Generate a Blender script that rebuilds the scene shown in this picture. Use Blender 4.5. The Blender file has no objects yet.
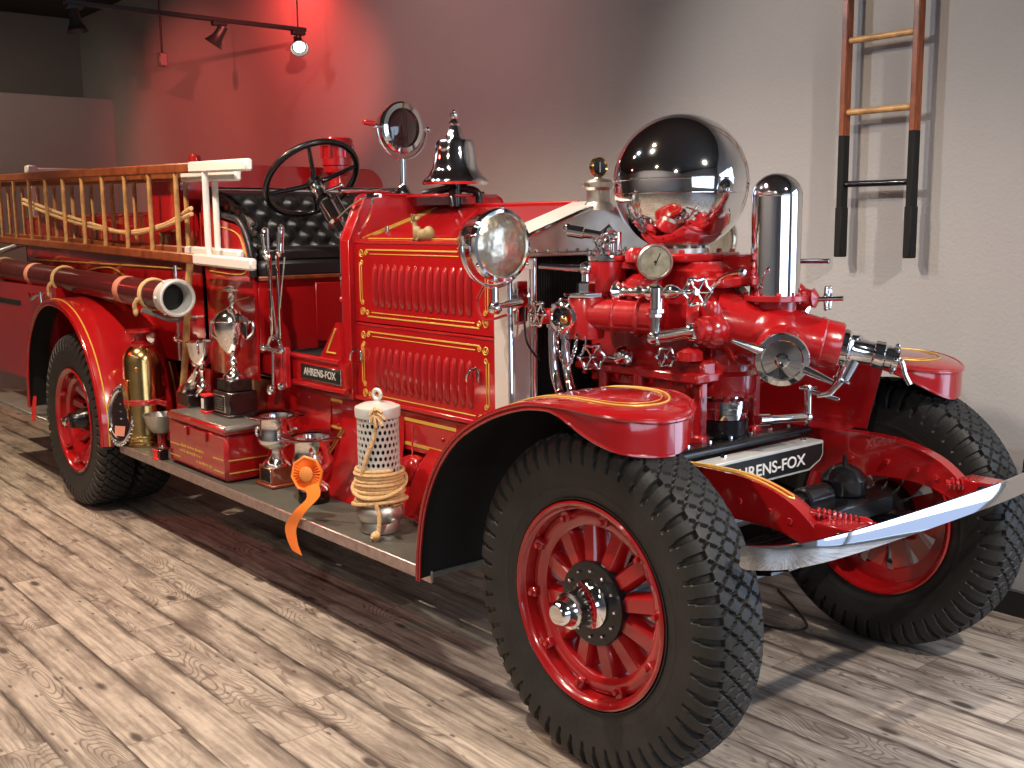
# 1920s red pumper fire engine in a museum hall; every size in metres.
# x = the way the engine points, y = towards the back wall, z = up; origin under the front axle.
import bpy, math, random
from mathutils import Vector, Matrix, noise
V = Vector
PI = math.pi
random.seed(4)
scn = bpy.context.scene
COL = scn.collection

# ------------------------------------------------------------------ materials
MATS = {}
def newmat(name):
    m = bpy.data.materials.new(name); m.use_nodes = True
    MATS[name] = m
    return m, m.node_tree.nodes, m.node_tree.links, m.node_tree.nodes['Principled BSDF']
def simple(name, col, rough=.5, metal=0, coat=0, spec=.5, bump=0, bscale=60, vary=0, vscale=8, **kw):
    m, N, L, P = newmat(name)
    P.inputs['Base Color'].default_value = (*col, 1)
    P.inputs['Roughness'].default_value = rough
    P.inputs['Metallic'].default_value = metal
    P.inputs['Coat Weight'].default_value = coat
    P.inputs['Coat Roughness'].default_value = .05
    P.inputs['Specular IOR Level'].default_value = spec
    for k, v in kw.items(): P.inputs[k.replace('_', ' ')].default_value = v
    if bump or vary:
        tc = N.new('ShaderNodeTexCoord')
    if bump:
        n = N.new('ShaderNodeTexNoise'); n.inputs['Scale'].default_value = bscale; n.inputs['Detail'].default_value = 4
        b = N.new('ShaderNodeBump'); b.inputs['Strength'].default_value = bump; b.inputs['Distance'].default_value = .01
        L.new(tc.outputs['Object'], n.inputs['Vector']); L.new(n.outputs[0], b.inputs['Height']); L.new(b.outputs[0], P.inputs['Normal'])
    if vary:
        n = N.new('ShaderNodeTexNoise'); n.inputs['Scale'].default_value = vscale; n.inputs['Detail'].default_value = 5
        r = N.new('ShaderNodeValToRGB')
        r.color_ramp.elements[0].position = .3; r.color_ramp.elements[1].position = .7
        r.color_ramp.elements[0].color = (*[c*(1-vary) for c in col], 1); r.color_ramp.elements[1].color = (*[min(1, c*(1+vary)) for c in col], 1)
        L.new(tc.outputs['Object'], n.inputs['Vector']); L.new(n.outputs[0], r.inputs[0]); L.new(r.outputs[0], P.inputs['Base Color'])
    return m
RED = simple('red_enamel', (.33, .006, .008), .2, coat=1, spec=.5, vary=.12, vscale=3)
CAST = simple('red_cast_paint', (.34, .006, .008), .25, coat=.9, bump=.12, bscale=45)
CHROME = simple('chrome', (.86, .86, .86), .05, 1)
SILVER = simple('silver_plate', (.88, .87, .85), .10, 1)
NICKEL = simple('brushed_nickel', (.50, .46, .41), .36, 1, vary=.15, vscale=10)
ALU = simple('dull_aluminium', (.52, .53, .50), .42, 1, vary=.15, vscale=12)
ALUP = simple('satin_aluminium_paint', (.60, .61, .58), .4, .35)
BRASS = simple('brass', (.60, .40, .15), .2, 1, vary=.15, vscale=14)
BRONZE = simple('dull_bronze', (.27, .20, .09), .6, .3, bump=.3, bscale=300)
GOLD = simple('gold_leaf_paint', (.62, .40, .07), .35, .25)
BLACK = simple('black_enamel', (.007, .007, .008), .25, coat=.3, spec=.35)
DULLBLACK = simple('dull_black_paint', (.012, .012, .012), .75, spec=.2)
RUBBER = simple('tyre_rubber', (.020, .020, .019), .55, spec=.4, bump=.15, bscale=90, vary=.25, vscale=10)
LEATHER = simple('black_leather', (.012, .012, .013), .33, bump=.15, bscale=180)
WHITE = simple('white_enamel', (.74, .71, .66), .35)
TAN = simple('varnished_ash', (.46, .25, .09), .35, vary=.35, vscale=25)
ROPE_M = simple('manila_rope', (.62, .40, .19), .8, bump=.6, bscale=260, vary=.2, vscale=80)
ORANGE = simple('orange_satin', (.90, .22, .03), .42)
ORANGED = simple('dull_orange_badge', (.62, .22, .05), .5)
MAHOG = simple('brown_varnished_wood', (.20, .045, .018), .28, coat=.5, vary=.35, vscale=20)
DARKWOOD = simple('dark_trophy_wood', (.013, .006, .006), .25, coat=.5)
PLAQUE = simple('dark_engraved_plaque', (.03, .03, .03), .3, .6)
SOOT = simple('radiator_core', (.006, .006, .006), .6)
HOSE_M = simple('hose_rubber_red_sheen', (.075, .012, .012), .2, spec=.8, coat=.5)  # black rubber; the red reflected on it is tinted into the base colour
CLOTHTAPE = simple('pink_cloth_tape', (.55, .22, .15), .7)
GREYMET = simple('grey_metal', (.30, .31, .31), .4, .7)
BOARD = simple('green_grey_linoleum', (.075, .080, .066), .45, bump=.08, bscale=120, vary=.15, vscale=6)
EDGING = simple('worn_metal_edging', (.40, .32, .30), .35, .7, vary=.2, vscale=30)
TRACKBLACK = simple('satin_black_metal', (.02, .02, .02), .4)
BULB, _n, _l, _p = newmat('lamp_glow')
_p.inputs['Emission Color'].default_value = (1, .93, .8, 1); _p.inputs['Emission Strength'].default_value = 14
REDGEL, _n, _l, _p = newmat('red_lamp_glow')
_p.inputs['Emission Color'].default_value = (1, .06, .03, 1); _p.inputs['Emission Strength'].default_value = 6
GLASS = simple('clear_glass', (1, 1, 1), .02, Transmission_Weight=1.0, IOR=1.45)
LENS, N, L, P = newmat('ribbed_lamp_glass')
P.inputs['Base Color'].default_value = (.52, .45, .34, 1); P.inputs['Roughness'].default_value = .22; P.inputs['Metallic'].default_value = .9; P.inputs['Coat Weight'].default_value = .6
tc = N.new('ShaderNodeTexCoord'); w = N.new('ShaderNodeTexNoise'); w.inputs['Scale'].default_value = 14; w.inputs['Detail'].default_value = 2
b = N.new('ShaderNodeBump'); b.inputs['Strength'].default_value = .35; b.inputs['Distance'].default_value = .02
L.new(tc.outputs['Object'], w.inputs['Vector']); L.new(w.outputs[0], b.inputs['Height']); L.new(b.outputs[0], P.inputs['Normal'])
MAHSIDE = None

def wood_rail():
    m, N, L, P = newmat('red_brown_ladder_wood')
    tc = N.new('ShaderNodeTexCoord'); mp = N.new('ShaderNodeMapping'); mp.inputs['Scale'].default_value = (6, 30, 6)
    n = N.new('ShaderNodeTexNoise'); n.inputs['Scale'].default_value = 2; n.inputs['Detail'].default_value = 6
    r = N.new('ShaderNodeValToRGB'); e = r.color_ramp.elements
    e[0].position = .3; e[0].color = (.12, .028, .010, 1); e[1].position = .7; e[1].color = (.33, .09, .03, 1)
    L.new(tc.outputs['Object'], mp.inputs[0]); L.new(mp.outputs[0], n.inputs[0]); L.new(n.outputs[0], r.inputs[0]); L.new(r.outputs[0], P.inputs['Base Color'])
    P.inputs['Roughness'].default_value = .38
    return m
RAILWOOD = wood_rail()

def wall_mat(name, col, bump=.25):
    m, N, L, P = newmat(name)
    tc = N.new('ShaderNodeTexCoord')
    n = N.new('ShaderNodeTexNoise'); n.inputs['Scale'].default_value = 1.2; n.inputs['Detail'].default_value = 4
    r = N.new('ShaderNodeValToRGB'); e = r.color_ramp.elements
    e[0].position = .35; e[0].color = (*[c*.94 for c in col], 1); e[1].position = .65; e[1].color = (*col, 1)
    n2 = N.new('ShaderNodeTexNoise'); n2.inputs['Scale'].default_value = 60; n2.inputs['Detail'].default_value = 5
    b = N.new('ShaderNodeBump'); b.inputs['Strength'].default_value = bump; b.inputs['Distance'].default_value = .01
    L.new(tc.outputs['Object'], n.inputs[0]); L.new(tc.outputs['Object'], n2.inputs[0])
    L.new(n.outputs[0], r.inputs[0]); L.new(r.outputs[0], P.inputs['Base Color'])
    L.new(n2.outputs[0], b.inputs['Height']); L.new(b.outputs[0], P.inputs['Normal'])
    P.inputs['Roughness'].default_value = .8
    return m
WALL = wall_mat('grey_wall_paint', (.355, .342, .338))
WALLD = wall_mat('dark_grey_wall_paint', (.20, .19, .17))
CEIL = wall_mat('dark_ceiling_paint', (.035, .032, .03))
BASEB = simple('black_vinyl_baseboard', (.012, .012, .013), .5)

def floor_mat():
    m, N, L, P = newmat('weathered_plank_floor')
    def nd(t, **kw):
        n = N.new(t)
        for k, v in kw.items(): setattr(n, k, v)
        return n
    def mth(op, a, b=None, c=None):
        n = nd('ShaderNodeMath', operation=op)
        for i, x in enumerate((a, b, c)):
            if x is None: continue
            if isinstance(x, (int, float)): n.inputs[i].default_value = x
            else: L.new(x, n.inputs[i])
        return n.outputs[0]
    tc = nd('ShaderNodeTexCoord'); sp = nd('ShaderNodeSeparateXYZ'); L.new(tc.outputs['Object'], sp.inputs[0])
    X, Y = sp.outputs[0], sp.outputs[1]
    W, LEN = .185, 1.25
    row = mth('FLOOR', mth('DIVIDE', Y, W))
    wn = nd('ShaderNodeTexWhiteNoise', noise_dimensions='1D'); L.new(row, wn.inputs['W'])
    xo = mth('ADD', mth('DIVIDE', X, LEN), mth('MULTIPLY', wn.outputs['Value'], 7.3))
    colm = mth('FLOOR', xo)
    cv = nd('ShaderNodeCombineXYZ'); L.new(row, cv.inputs[0]); L.new(colm, cv.inputs[1])
    wn2 = nd('ShaderNodeTexWhiteNoise', noise_dimensions='2D'); L.new(cv.outputs[0], wn2.inputs['Vector'])
    fy = mth('FRACT', mth('DIVIDE', Y, W)); fx = mth('FRACT', xo)
    ey = mth('MINIMUM', fy, mth('SUBTRACT', 1, fy)); ex = mth('MINIMUM', fx, mth('SUBTRACT', 1, fx))
    seam = mth('MAXIMUM', mth('LESS_THAN', ey, .010), mth('LESS_THAN', ex, .0016))
    # grain coordinates, shifted plank by plank
    rnd = mth('MULTIPLY', wn2.outputs['Value'], 37.0)
    def gvec(sx, sy):
        c = nd('ShaderNodeCombineXYZ')
        L.new(mth('MULTIPLY_ADD', X, sx, rnd), c.inputs[0]); L.new(mth('MULTIPLY', Y, sy), c.inputs[1]); L.new(rnd, c.inputs[2])
        return c.outputs[0]
    # fine streaks
    n1 = nd('ShaderNodeTexNoise'); n1.inputs['Scale'].default_value = 1; n1.inputs['Detail'].default_value = 7; n1.inputs['Roughness'].default_value = .65
    L.new(gvec(3.0, 55.0), n1.inputs['Vector'])
    # broad dark smears along the board edges
    n2 = nd('ShaderNodeTexNoise'); n2.inputs['Scale'].default_value = 1; n2.inputs['Detail'].default_value = 4; n2.inputs['Roughness'].default_value = .6
    L.new(gvec(1.9, 8.0), n2.inputs['Vector'])
    # cathedral rings = contour lines of a stretched smooth noise
    n3 = nd('ShaderNodeTexNoise'); n3.inputs['Scale'].default_value = 1; n3.inputs['Detail'].default_value = 1.2; n3.inputs['Roughness'].default_value = .4
    L.new(gvec(1.7, 7.5), n3.inputs['Vector'])
    ring = mth('SINE', mth('MULTIPLY', n3.outputs[0], 190.0))
    ringm = mth('MULTIPLY', mth('SMOOTH_MIN', mth('MULTIPLY', mth('SUBTRACT', ring, .35), 1.6), 1, .1), 1)
    mask = nd('ShaderNodeTexNoise'); mask.inputs['Scale'].default_value = 1; mask.inputs['Detail'].default_value = 1
    L.new(gvec(1.3, 5.0), mask.inputs['Vector'])
    mk = nd('ShaderNodeMapRange'); L.new(mask.outputs[0], mk.inputs[0]); mk.inputs[1].default_value = .50; mk.inputs[2].default_value = .58
    # knots
    vo = nd('ShaderNodeTexVoronoi'); vo.inputs['Scale'].default_value = 1; vo.inputs['Randomness'].default_value = 1
    L.new(gvec(2.6, 6.5), vo.inputs['Vector'])
    kn = nd('ShaderNodeMapRange'); L.new(vo.outputs['Distance'], kn.inputs[0]); kn.inputs[1].default_value = .15; kn.inputs[2].default_value = .08; kn.inputs[3].default_value = 0; kn.inputs[4].default_value = 1
    base = nd('ShaderNodeValToRGB'); e = base.color_ramp.elements
    e[0].position = .28; e[0].color = (.19, .155, .125, 1); e[1].position = .58; e[1].color = (.52, .445, .37, 1)
    L.new(n1.outputs[0], base.inputs[0])
    # plank tone
    tone = mth('MULTIPLY_ADD', wn2.outputs['Value'], .16, .90)
    mul = nd('ShaderNodeVectorMath', operation='SCALE'); L.new(base.outputs[0], mul.inputs[0]); L.new(tone, mul.inputs['Scale'])
    def dark(colsock, fac, c):
        mx = nd('ShaderNodeMix', data_type='RGBA'); L.new(fac, mx.inputs['Factor']); L.new(colsock, mx.inputs['A']); mx.inputs['B'].default_value = (*c, 1)
        return mx.outputs['Result']
    sm = nd('ShaderNodeMapRange'); L.new(n2.outputs[0], sm.inputs[0]); sm.inputs[1].default_value = .50; sm.inputs[2].default_value = .70; sm.inputs[4].default_value = .72
    c1 = dark(mul.outputs[0], sm.outputs[0], (.085, .062, .052))
    rf = mth('MULTIPLY', mth('MAXIMUM', ringm, 0), mth('MULTIPLY', mk.outputs[0], .55))
    c2 = dark(c1, rf, (.07, .045, .035))
    # darker edge on part of the boards
    ed = nd('ShaderNodeMapRange'); L.new(ey, ed.inputs[0]); ed.inputs[1].default_value = .15; ed.inputs[2].default_value = .0; ed.inputs[3].default_value = 0; ed.inputs[4].default_value = 1
    edm = nd('ShaderNodeMapRange'); L.new(n2.outputs[0], edm.inputs[0]); edm.inputs[1].default_value = .42; edm.inputs[2].default_value = .52; edm.inputs[4].default_value = .92
    c3 = dark(c2, mth('MULTIPLY', ed.outputs[0], edm.outputs[0]), (.05, .035, .03))
    c4 = dark(c3, mth('MULTIPLY', kn.outputs[0], .85), (.03, .02, .018))
    v2 = nd('ShaderNodeTexVoronoi'); v2.inputs['Scale'].default_value = 1; L.new(gvec(7.0, 17.0), v2.inputs['Vector'])
    k2 = nd('ShaderNodeMapRange'); L.new(v2.outputs['Distance'], k2.inputs[0]); k2.inputs[1].default_value = .13; k2.inputs[2].default_value = .07; k2.inputs[3].default_value = 0; k2.inputs[4].default_value = .75
    c4 = dark(c4, k2.outputs[0], (.05, .035, .03))
    n4 = nd('ShaderNodeTexNoise'); n4.inputs['Scale'].default_value = 1; n4.inputs['Detail'].default_value = 6; n4.inputs['Roughness'].default_value = .7; L.new(gvec(5.0, 9.0), n4.inputs['Vector'])
    m4 = nd('ShaderNodeMapRange'); L.new(n4.outputs[0], m4.inputs[0]); m4.inputs[1].default_value = .45; m4.inputs[2].default_value = .75; m4.inputs[4].default_value = .6
    c4 = dark(c4, m4.outputs[0], (.12, .088, .07))
    c5 = dark(c4, mth('MULTIPLY', seam, .45), (.04, .03, .026))
    L.new(c5, P.inputs['Base Color'])
    P.inputs['Roughness'].default_value = .42
    hb = mth('SUBTRACT', mth('MULTIPLY', n1.outputs[0], .5), mth('MULTIPLY', seam, 1.0))
    b = nd('ShaderNodeBump'); b.inputs['Strength'].default_value = .25; b.inputs['Distance'].default_value = .004
    L.new(hb, b.inputs['Height']); L.new(b.outputs[0], P.inputs['Normal'])
    return m
FLOOR = floor_mat()

# ------------------------------------------------------------------ geometry builder
def frame(axis):
    a = V(axis).normalized()
    t = V((0, 0, 1)) if abs(a.z) < .9 else V((1, 0, 0))
    u = a.cross(t).normalized(); w = a.cross(u).normalized()
    return a, u, w
def catmull(pts, n=8, closed=False):
    pts = [V(p) for p in pts]; out = []; m = len(pts)
    rng = range(m) if closed else range(m-1)
    for i in rng:
        if closed: p0, p1, p2, p3 = pts[(i-1) % m], pts[i], pts[(i+1) % m], pts[(i+2) % m]
        else: p0, p1, p2, p3 = pts[max(0, i-1)], pts[i], pts[i+1], pts[min(m-1, i+2)]
        for k in range(n):
            t = k/n
            out.append(.5*((2*p1)+(p2-p0)*t+(2*p0-5*p1+4*p2-p3)*t*t+(3*p1-p0-3*p2+p3)*t**3))
    if not closed: out.append(pts[-1])
    return out

class B:
    def __init__(s, mat): s.v = []; s.f = []; s.m = []; s.mats = [mat]; s.cur = 0
    def use(s, mat):
        if mat not in s.mats: s.mats.append(mat)
        s.cur = s.mats.index(mat); return s
    def add(s, vs, fs):
        o = len(s.v); s.v += [V(v) for v in vs]
        for f in fs: s.f.append([i+o for i in f]); s.m.append(s.cur)
        return s
    def box(s, c, d, bev=.003, rot=None):
        c = V(c); h = [x/2 for x in d]; bev = min(bev, min(h)*.49)
        vs = []; idx = {}
        for sx in (-1, 1):
            for sy in (-1, 1):
                for sz in (-1, 1):
                    for k in range(3):
                        p = [sx*(h[0]-bev), sy*(h[1]-bev), sz*(h[2]-bev)]
                        p[k] = (sx, sy, sz)[k]*h[k]
                        idx[(sx, sy, sz, k)] = len(vs); vs.append(V(p))
        fs = []
        for k in range(3):
            a, b = [(1, 2), (2, 0), (0, 1)][k]
            for sg in (-1, 1):
                q = []
                for sa, sb in ((-1, -1), (1, -1), (1, 1), (-1, 1)):
                    t = [0, 0, 0]; t[k] = sg; t[a] = sa; t[b] = sb; q.append(idx[(*t, k)])
                fs.append(q if sg > 0 else q[::-1])
            for sa in (-1, 1):
                for sb in (-1, 1):
                    t0 = [0, 0, 0]; t1 = [0, 0, 0]; t0[k] = -1; t1[k] = 1
                    for t in (t0, t1): t[a] = sa; t[b] = sb
                    q = [idx[(*t0, a)], idx[(*t1, a)], idx[(*t1, b)], idx[(*t0, b)]]
                    fs.append(q if sa*sb < 0 else q[::-1])
        for sx in (-1, 1):
            for sy in (-1, 1):
                for sz in (-1, 1):
                    q = [idx[(sx, sy, sz, k)] for k in range(3)]
                    fs.append(q if sx*sy*sz > 0 else q[::-1])
        if rot is not None: vs = [rot @ v for v in vs]
        return s.add([v+c for v in vs], fs)
    def lathe(s, prof, o=(0, 0, 0), axis=(0, 0, 1), n=32, caps=True):
        a, u, w = frame(axis); o = V(o); vs = []; fs = []
        for r, h in prof:
            for i in range(n):
                t = 2*PI*i/n
                vs.append(o+a*h+(u*math.cos(t)+w*math.sin(t))*max(r, 1e-5))
        for j in range(len(prof)-1):
            for i in range(n):
                i2 = (i+1) % n
                fs.append((j*n+i, (j+1)*n+i, (j+1)*n+i2, j*n+i2))
        if caps and prof[0][0] > 1e-4: fs.append(tuple(range(n)))
        if caps and prof[-1][0] > 1e-4: fs.append(tuple((len(prof)-1)*n+i for i in range(n))[::-1])
        return s.add(vs, fs)
    def rod(s, p0, p1, r, r1=None, n=14):
        d = V(p1)-V(p0); L = d.length; r1 = r if r1 is None else r1; b = min(r, r1)*.15
        return s.lathe([(r-b, 0), (r, b), (r1, L-b), (r1-b, L)], p0, d, n)
    def ball(s, c, r, n=16):
        k = max(6, n//2)
        return s.lathe([(r*math.sin(PI*i/k), -r*math.cos(PI*i/k)) for i in range(k+1)], c, (0, 0, 1), n)
    def ell(s, c, rad, n=16, rot=None):
        k = max(6, n//2); vs = []; fs = []
        for j in range(k+1):
            for i in range(n):
                t = 2*PI*i/n; ph = PI*j/k
                p = V((rad[0]*math.sin(ph)*math.cos(t), rad[1]*math.sin(ph)*math.sin(t), -rad[2]*math.cos(ph)))
                if rot is not None: p = rot @ p
                vs.append(V(c)+p)
        for j in range(k):
            for i in range(n): fs.append((j*n+i, j*n+(i+1) % n, (j+1)*n+(i+1) % n, (j+1)*n+i))
        return s.add(vs, fs)
    def tube(s, pts, r, n=10, closed=False, flat=1):
        pts = [V(p) for p in pts]; m = len(pts); rr = r if isinstance(r, (list, tuple)) else [r]*m
        vs = []; fs = []; pu = None
        for i, p in enumerate(pts):
            if closed: d = pts[(i+1) % m]-pts[(i-1) % m]
            else: d = pts[min(m-1, i+1)]-pts[max(0, i-1)]
            d.normalize()
            if pu is None: _, u, w = frame(d)
            else:
                u = pu-d*pu.dot(d)
                u = u.normalized() if u.length > 1e-6 else frame(d)[1]
                w = d.cross(u)
            pu = u
            for k in range(n):
                t = 2*PI*k/n; vs.append(p+(u*math.cos(t)+w*math.sin(t)*flat)*rr[i])
        for i in range(m if closed else m-1):
            j = (i+1) % m
            for k in range(n): fs.append((i*n+k, i*n+(k+1) % n, j*n+(k+1) % n, j*n+k))
        if not closed:
            fs.append(tuple(range(n))[::-1]); fs.append(tuple((m-1)*n+k for k in range(n)))
        return s.add(vs, fs)
    def ring(s, c, axis, R, r, n=40, m=10, a0=0, a1=None, up=None):
        a, u, w = frame(axis)
        if up is not None:
            w = (V(up)-a*V(up).dot(a)).normalized(); u = w.cross(a)
        full = a1 is None; a1 = 2*PI if full else a1
        k = n if full else n+1
        pts = [V(c)+(u*math.cos(a0+(a1-a0)*i/n)+w*math.sin(a0+(a1-a0)*i/n))*R for i in range(k)]
        return s.tube(pts, r, m, closed=full)
    def prism(s, poly, ax, a0, a1, bev=0):
        # poly: 2D points in the plane normal to ax ('x': (y,z), 'y': (x,z), 'z': (x,y))
        def pt(p, a): return {'x': (a, p[0], p[1]), 'y': (p[0], a, p[1]), 'z': (p[0], p[1], a)}[ax]
        n = len(poly)
        vs = [pt(p, a0) for p in poly]+[pt(p, a1) for p in poly]
        fs = [tuple(range(n))[::-1], tuple(range(n, 2*n))]+[(i, (i+1) % n, n+(i+1) % n, n+i) for i in range(n)]
        return s.add(vs, fs)
    def sheet(s, rows, th=.004, inner=None, closed=False):
        R = len(rows); C = len(rows[0]); rows = [[V(p) for p in r] for r in rows]
        def nrm(i, j):
            a = rows[min(R-1, i+1)][j]-rows[max(0, i-1)][j]; b = rows[i][min(C-1, j+1)]-rows[i][max(0, j-1)]
            c = a.cross(b); return c.normalized() if c.length > 1e-12 else V((0, 0, 1))
        top = [p for r in rows for p in r]; bot = [rows[i][j]-nrm(i, j)*th for i in range(R) for j in range(C)]
        def q(i, j, o=0): return (o+i*C+j, o+(i+1)*C+j, o+(i+1)*C+j+1, o+i*C+j+1)
        o0 = len(s.v); s.v += top+bot; n = R*C
        cur = s.cur
        for i in range(R-1):
            for j in range(C-1):
                s.f.append([x+o0 for x in q(i, j)]); s.m.append(cur)
        if inner is not None: s.use(inner)
        for i in range(R-1):
            for j in range(C-1):
                s.f.append([x+o0 for x in q(i, j, n)[::-1]]); s.m.append(s.cur)
        s.cur = cur
        e = [i*C for i in range(R)], [i*C+C-1 for i in range(R)], list(range(C)), [(R-1)*C+j for j in range(C)]
        for L_ in e:
            for k in range(len(L_)-1):
                s.f.append([o0+L_[k], o0+L_[k+1], o0+n+L_[k+1], o0+n+L_[k]]); s.m.append(cur)
        return s
    def hexbolt(s, p, axis, r, h): return s.lathe([(r, 0), (r, h*.8), (r*.8, h)], p, axis, 6)
    def xf(s, M, start=0):
        for i in range(start, len(s.v)): s.v[i] = M @ s.v[i]
        return s
    def build(s, name, parent=None, loc=None, label=None, smooth=True, angle=38):
        if loc is None:
            lo = V((min(v.x for v in s.v), min(v.y for v in s.v), min(v.z for v in s.v)))
            hi = V((max(v.x for v in s.v), max(v.y for v in s.v), max(v.z for v in s.v)))
            loc = V(((lo.x+hi.x)/2, (lo.y+hi.y)/2, lo.z))
        loc = V(loc)
        me = bpy.data.meshes.new(name); me.from_pydata([v-loc for v in s.v], [], s.f)
        for m in s.mats: me.materials.append(m)
        me.polygons.foreach_set('material_index', s.m)
        me.polygons.foreach_set('use_smooth', [smooth]*len(me.polygons))
        if smooth: me.set_sharp_from_angle(angle=math.radians(angle))
        me.update()
        o = bpy.data.objects.new(name, me); COL.objects.link(o)
        place(o, loc, parent)
        if label: o['label'] = label
        return o
WORLD = {}
def place(o, loc, parent=None):
    loc = V(loc); WORLD[o.name] = loc.copy()
    if parent is not None:
        o.parent = parent; o.location = loc-WORLD[parent.name]
    else: o.location = loc
def empty(name, loc, parent=None, label=None):
    o = bpy.data.objects.new(name, None); COL.objects.link(o); o.empty_display_size = .1
    place(o, loc, parent)
    if label: o['label'] = label
    return o
def tag(o, label, cat, group=None):
    o['label'] = label; o['category'] = cat
    if group: o['group'] = group
    return o
def struct(o, label):
    o['kind'] = 'structure'; o['label'] = label; return o
def copytree(o, parent=None, mirror=False):
    c = o.copy(); COL.objects.link(c)
    if parent is not None: c.parent = parent
    for ch in list(o.children): copytree(ch, c)
    return c
def dirrot(d, up=(0, 0, 1)):
    # rotation whose local x looks along d
    x = V(d).normalized(); y = V(up).cross(x).normalized(); z = x.cross(y)
    return Matrix((x, y, z)).transposed()
def text(s, size, loc, rot, mat, parent, depth=.002, name='lettering', label=None, sx=1):
    cu = bpy.data.curves.new(name, 'FONT'); cu.body = s; cu.size = size; cu.extrude = depth; cu.align_x = 'CENTER'; cu.align_y = 'CENTER'
    cu.offset = size*.012
    t = bpy.data.objects.new(name, cu); COL.objects.link(t)
    me = bpy.data.meshes.new_from_object(t.evaluated_get(bpy.context.evaluated_depsgraph_get()))
    bpy.data.objects.remove(t); bpy.data.curves.remove(cu)
    me.name = name; me.materials.clear(); me.materials.append(mat)
    o = bpy.data.objects.new(name, me); COL.objects.link(o); o.rotation_euler = rot; o.scale = (sx, 1, 1)
    place(o, loc, parent)
    if label: o['label'] = label
    return o

# ------------------------------------------------------------------ room
WY = 1.377
XL, XR, YN, ZC = -10.5, 5.6, -6.5, 3.92
b = B(FLOOR); b.prism([(XL, YN), (XR, YN), (XR, WY), (XL, WY)], 'z', -.1, 0); struct(b.build('floor', loc=(0, 0, 0), smooth=False), 'weathered grey plank floor')
dx0, dx1, dz1 = 1.05, 3.6, 2.5
b = B(WALL)
for (x0, x1, z0, z1) in ((XL-.1, dx0, 0, ZC), (dx1, XR, 0, ZC), (dx0, dx1, dz1, ZC)):
    b.prism([(x0, z0), (x1, z0), (x1, z1), (x0, z1)], 'y', WY, WY+.1)
struct(b.build('wall_back', loc=(0, WY, 0), smooth=False), 'grey painted wall behind the fire engine')
b = B(GREYMET)
for x in (dx0+.03, (dx0+dx1)/2, dx1-.03): b.box((x, WY+.05, dz1/2), (.06, .06, dz1))
for z in (.04, dz1-.03): b.box(((dx0+dx1)/2, WY+.05, z), (dx1-dx0, .06, .08))
struct(b.build('window_2', loc=(dx0, WY, 0)), 'glazed shop door frame beyond the engine')
b = B(WALLD); b.prism([(YN, 0), (WY, 0), (WY, ZC), (YN, ZC)], 'x', XL-.1, XL); struct(b.build('wall_left', loc=(XL, 0, 0), smooth=False), 'dark grey end wall')
b = B(WALL); b.prism([(-2.6, 0), (WY-.001, 0), (WY-.001, 2.97), (-2.6, 2.97)], 'x', XL, XL+.9); struct(b.build('partition', loc=(XL+.9, 0, 0), smooth=False), 'lower grey partition in front of the end wall')
b = B(CEIL); b.prism([(XL, YN), (XR, YN), (XR, WY), (XL, WY)], 'z', ZC, ZC+.1); struct(b.build('ceiling', loc=(0, 0, ZC), smooth=False), 'dark ceiling')
b = B(WALL); b.prism([(XL, 0), (XR, 0), (XR, ZC), (XL, ZC)], 'y', YN-.1, YN); struct(b.build('wall_front', loc=(0, YN, 0), smooth=False), 'grey wall behind the viewer')
# right wall with a wide shop window
wy0, wy1, wz0, wz1 = -3.6, .7, .75, 2.7
b = B(WALL)
for (y0, y1, z0, z1) in ((YN, wy0, 0, ZC), (wy1, WY, 0, ZC), (wy0, wy1, 0, wz0), (wy0, wy1, wz1, ZC)):
    b.prism([(y0, z0), (y1, z0), (y1, z1), (y0, z1)], 'x', XR, XR+.12)
struct(b.build('wall_right', loc=(XR, 0, 0), smooth=False), 'wall with the wide window facing the engine')
b = B(WHITE)
for y in (wy0+.03, (wy0+wy1)/2, wy1-.03): b.box((XR+.06, y, (wz0+wz1)/2), (.08, .06, wz1-wz0))
for z in (wz0+.03, wz1-.03): b.box((XR+.06, (wy0+wy1)/2, z), (.08, wy1-wy0, .06))
struct(b.build('window_1', loc=(XR, 0, 0)), 'wide window frame')
b = B(BASEB); b.box(((XL+dx0)/2+.15, WY-.008, .055), (dx0-XL-.3, .016, .11), .003); struct(b.build('baseboard_back', loc=(0, WY, 0)), 'black baseboard')

# ------------------------------------------------------------------ the fire engine
FE = empty('fire_engine', (-2, 0, 0))
tag(FE, 'red antique pumper fire engine with a big chrome ball, on the plank floor', 'fire engine')

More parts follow.
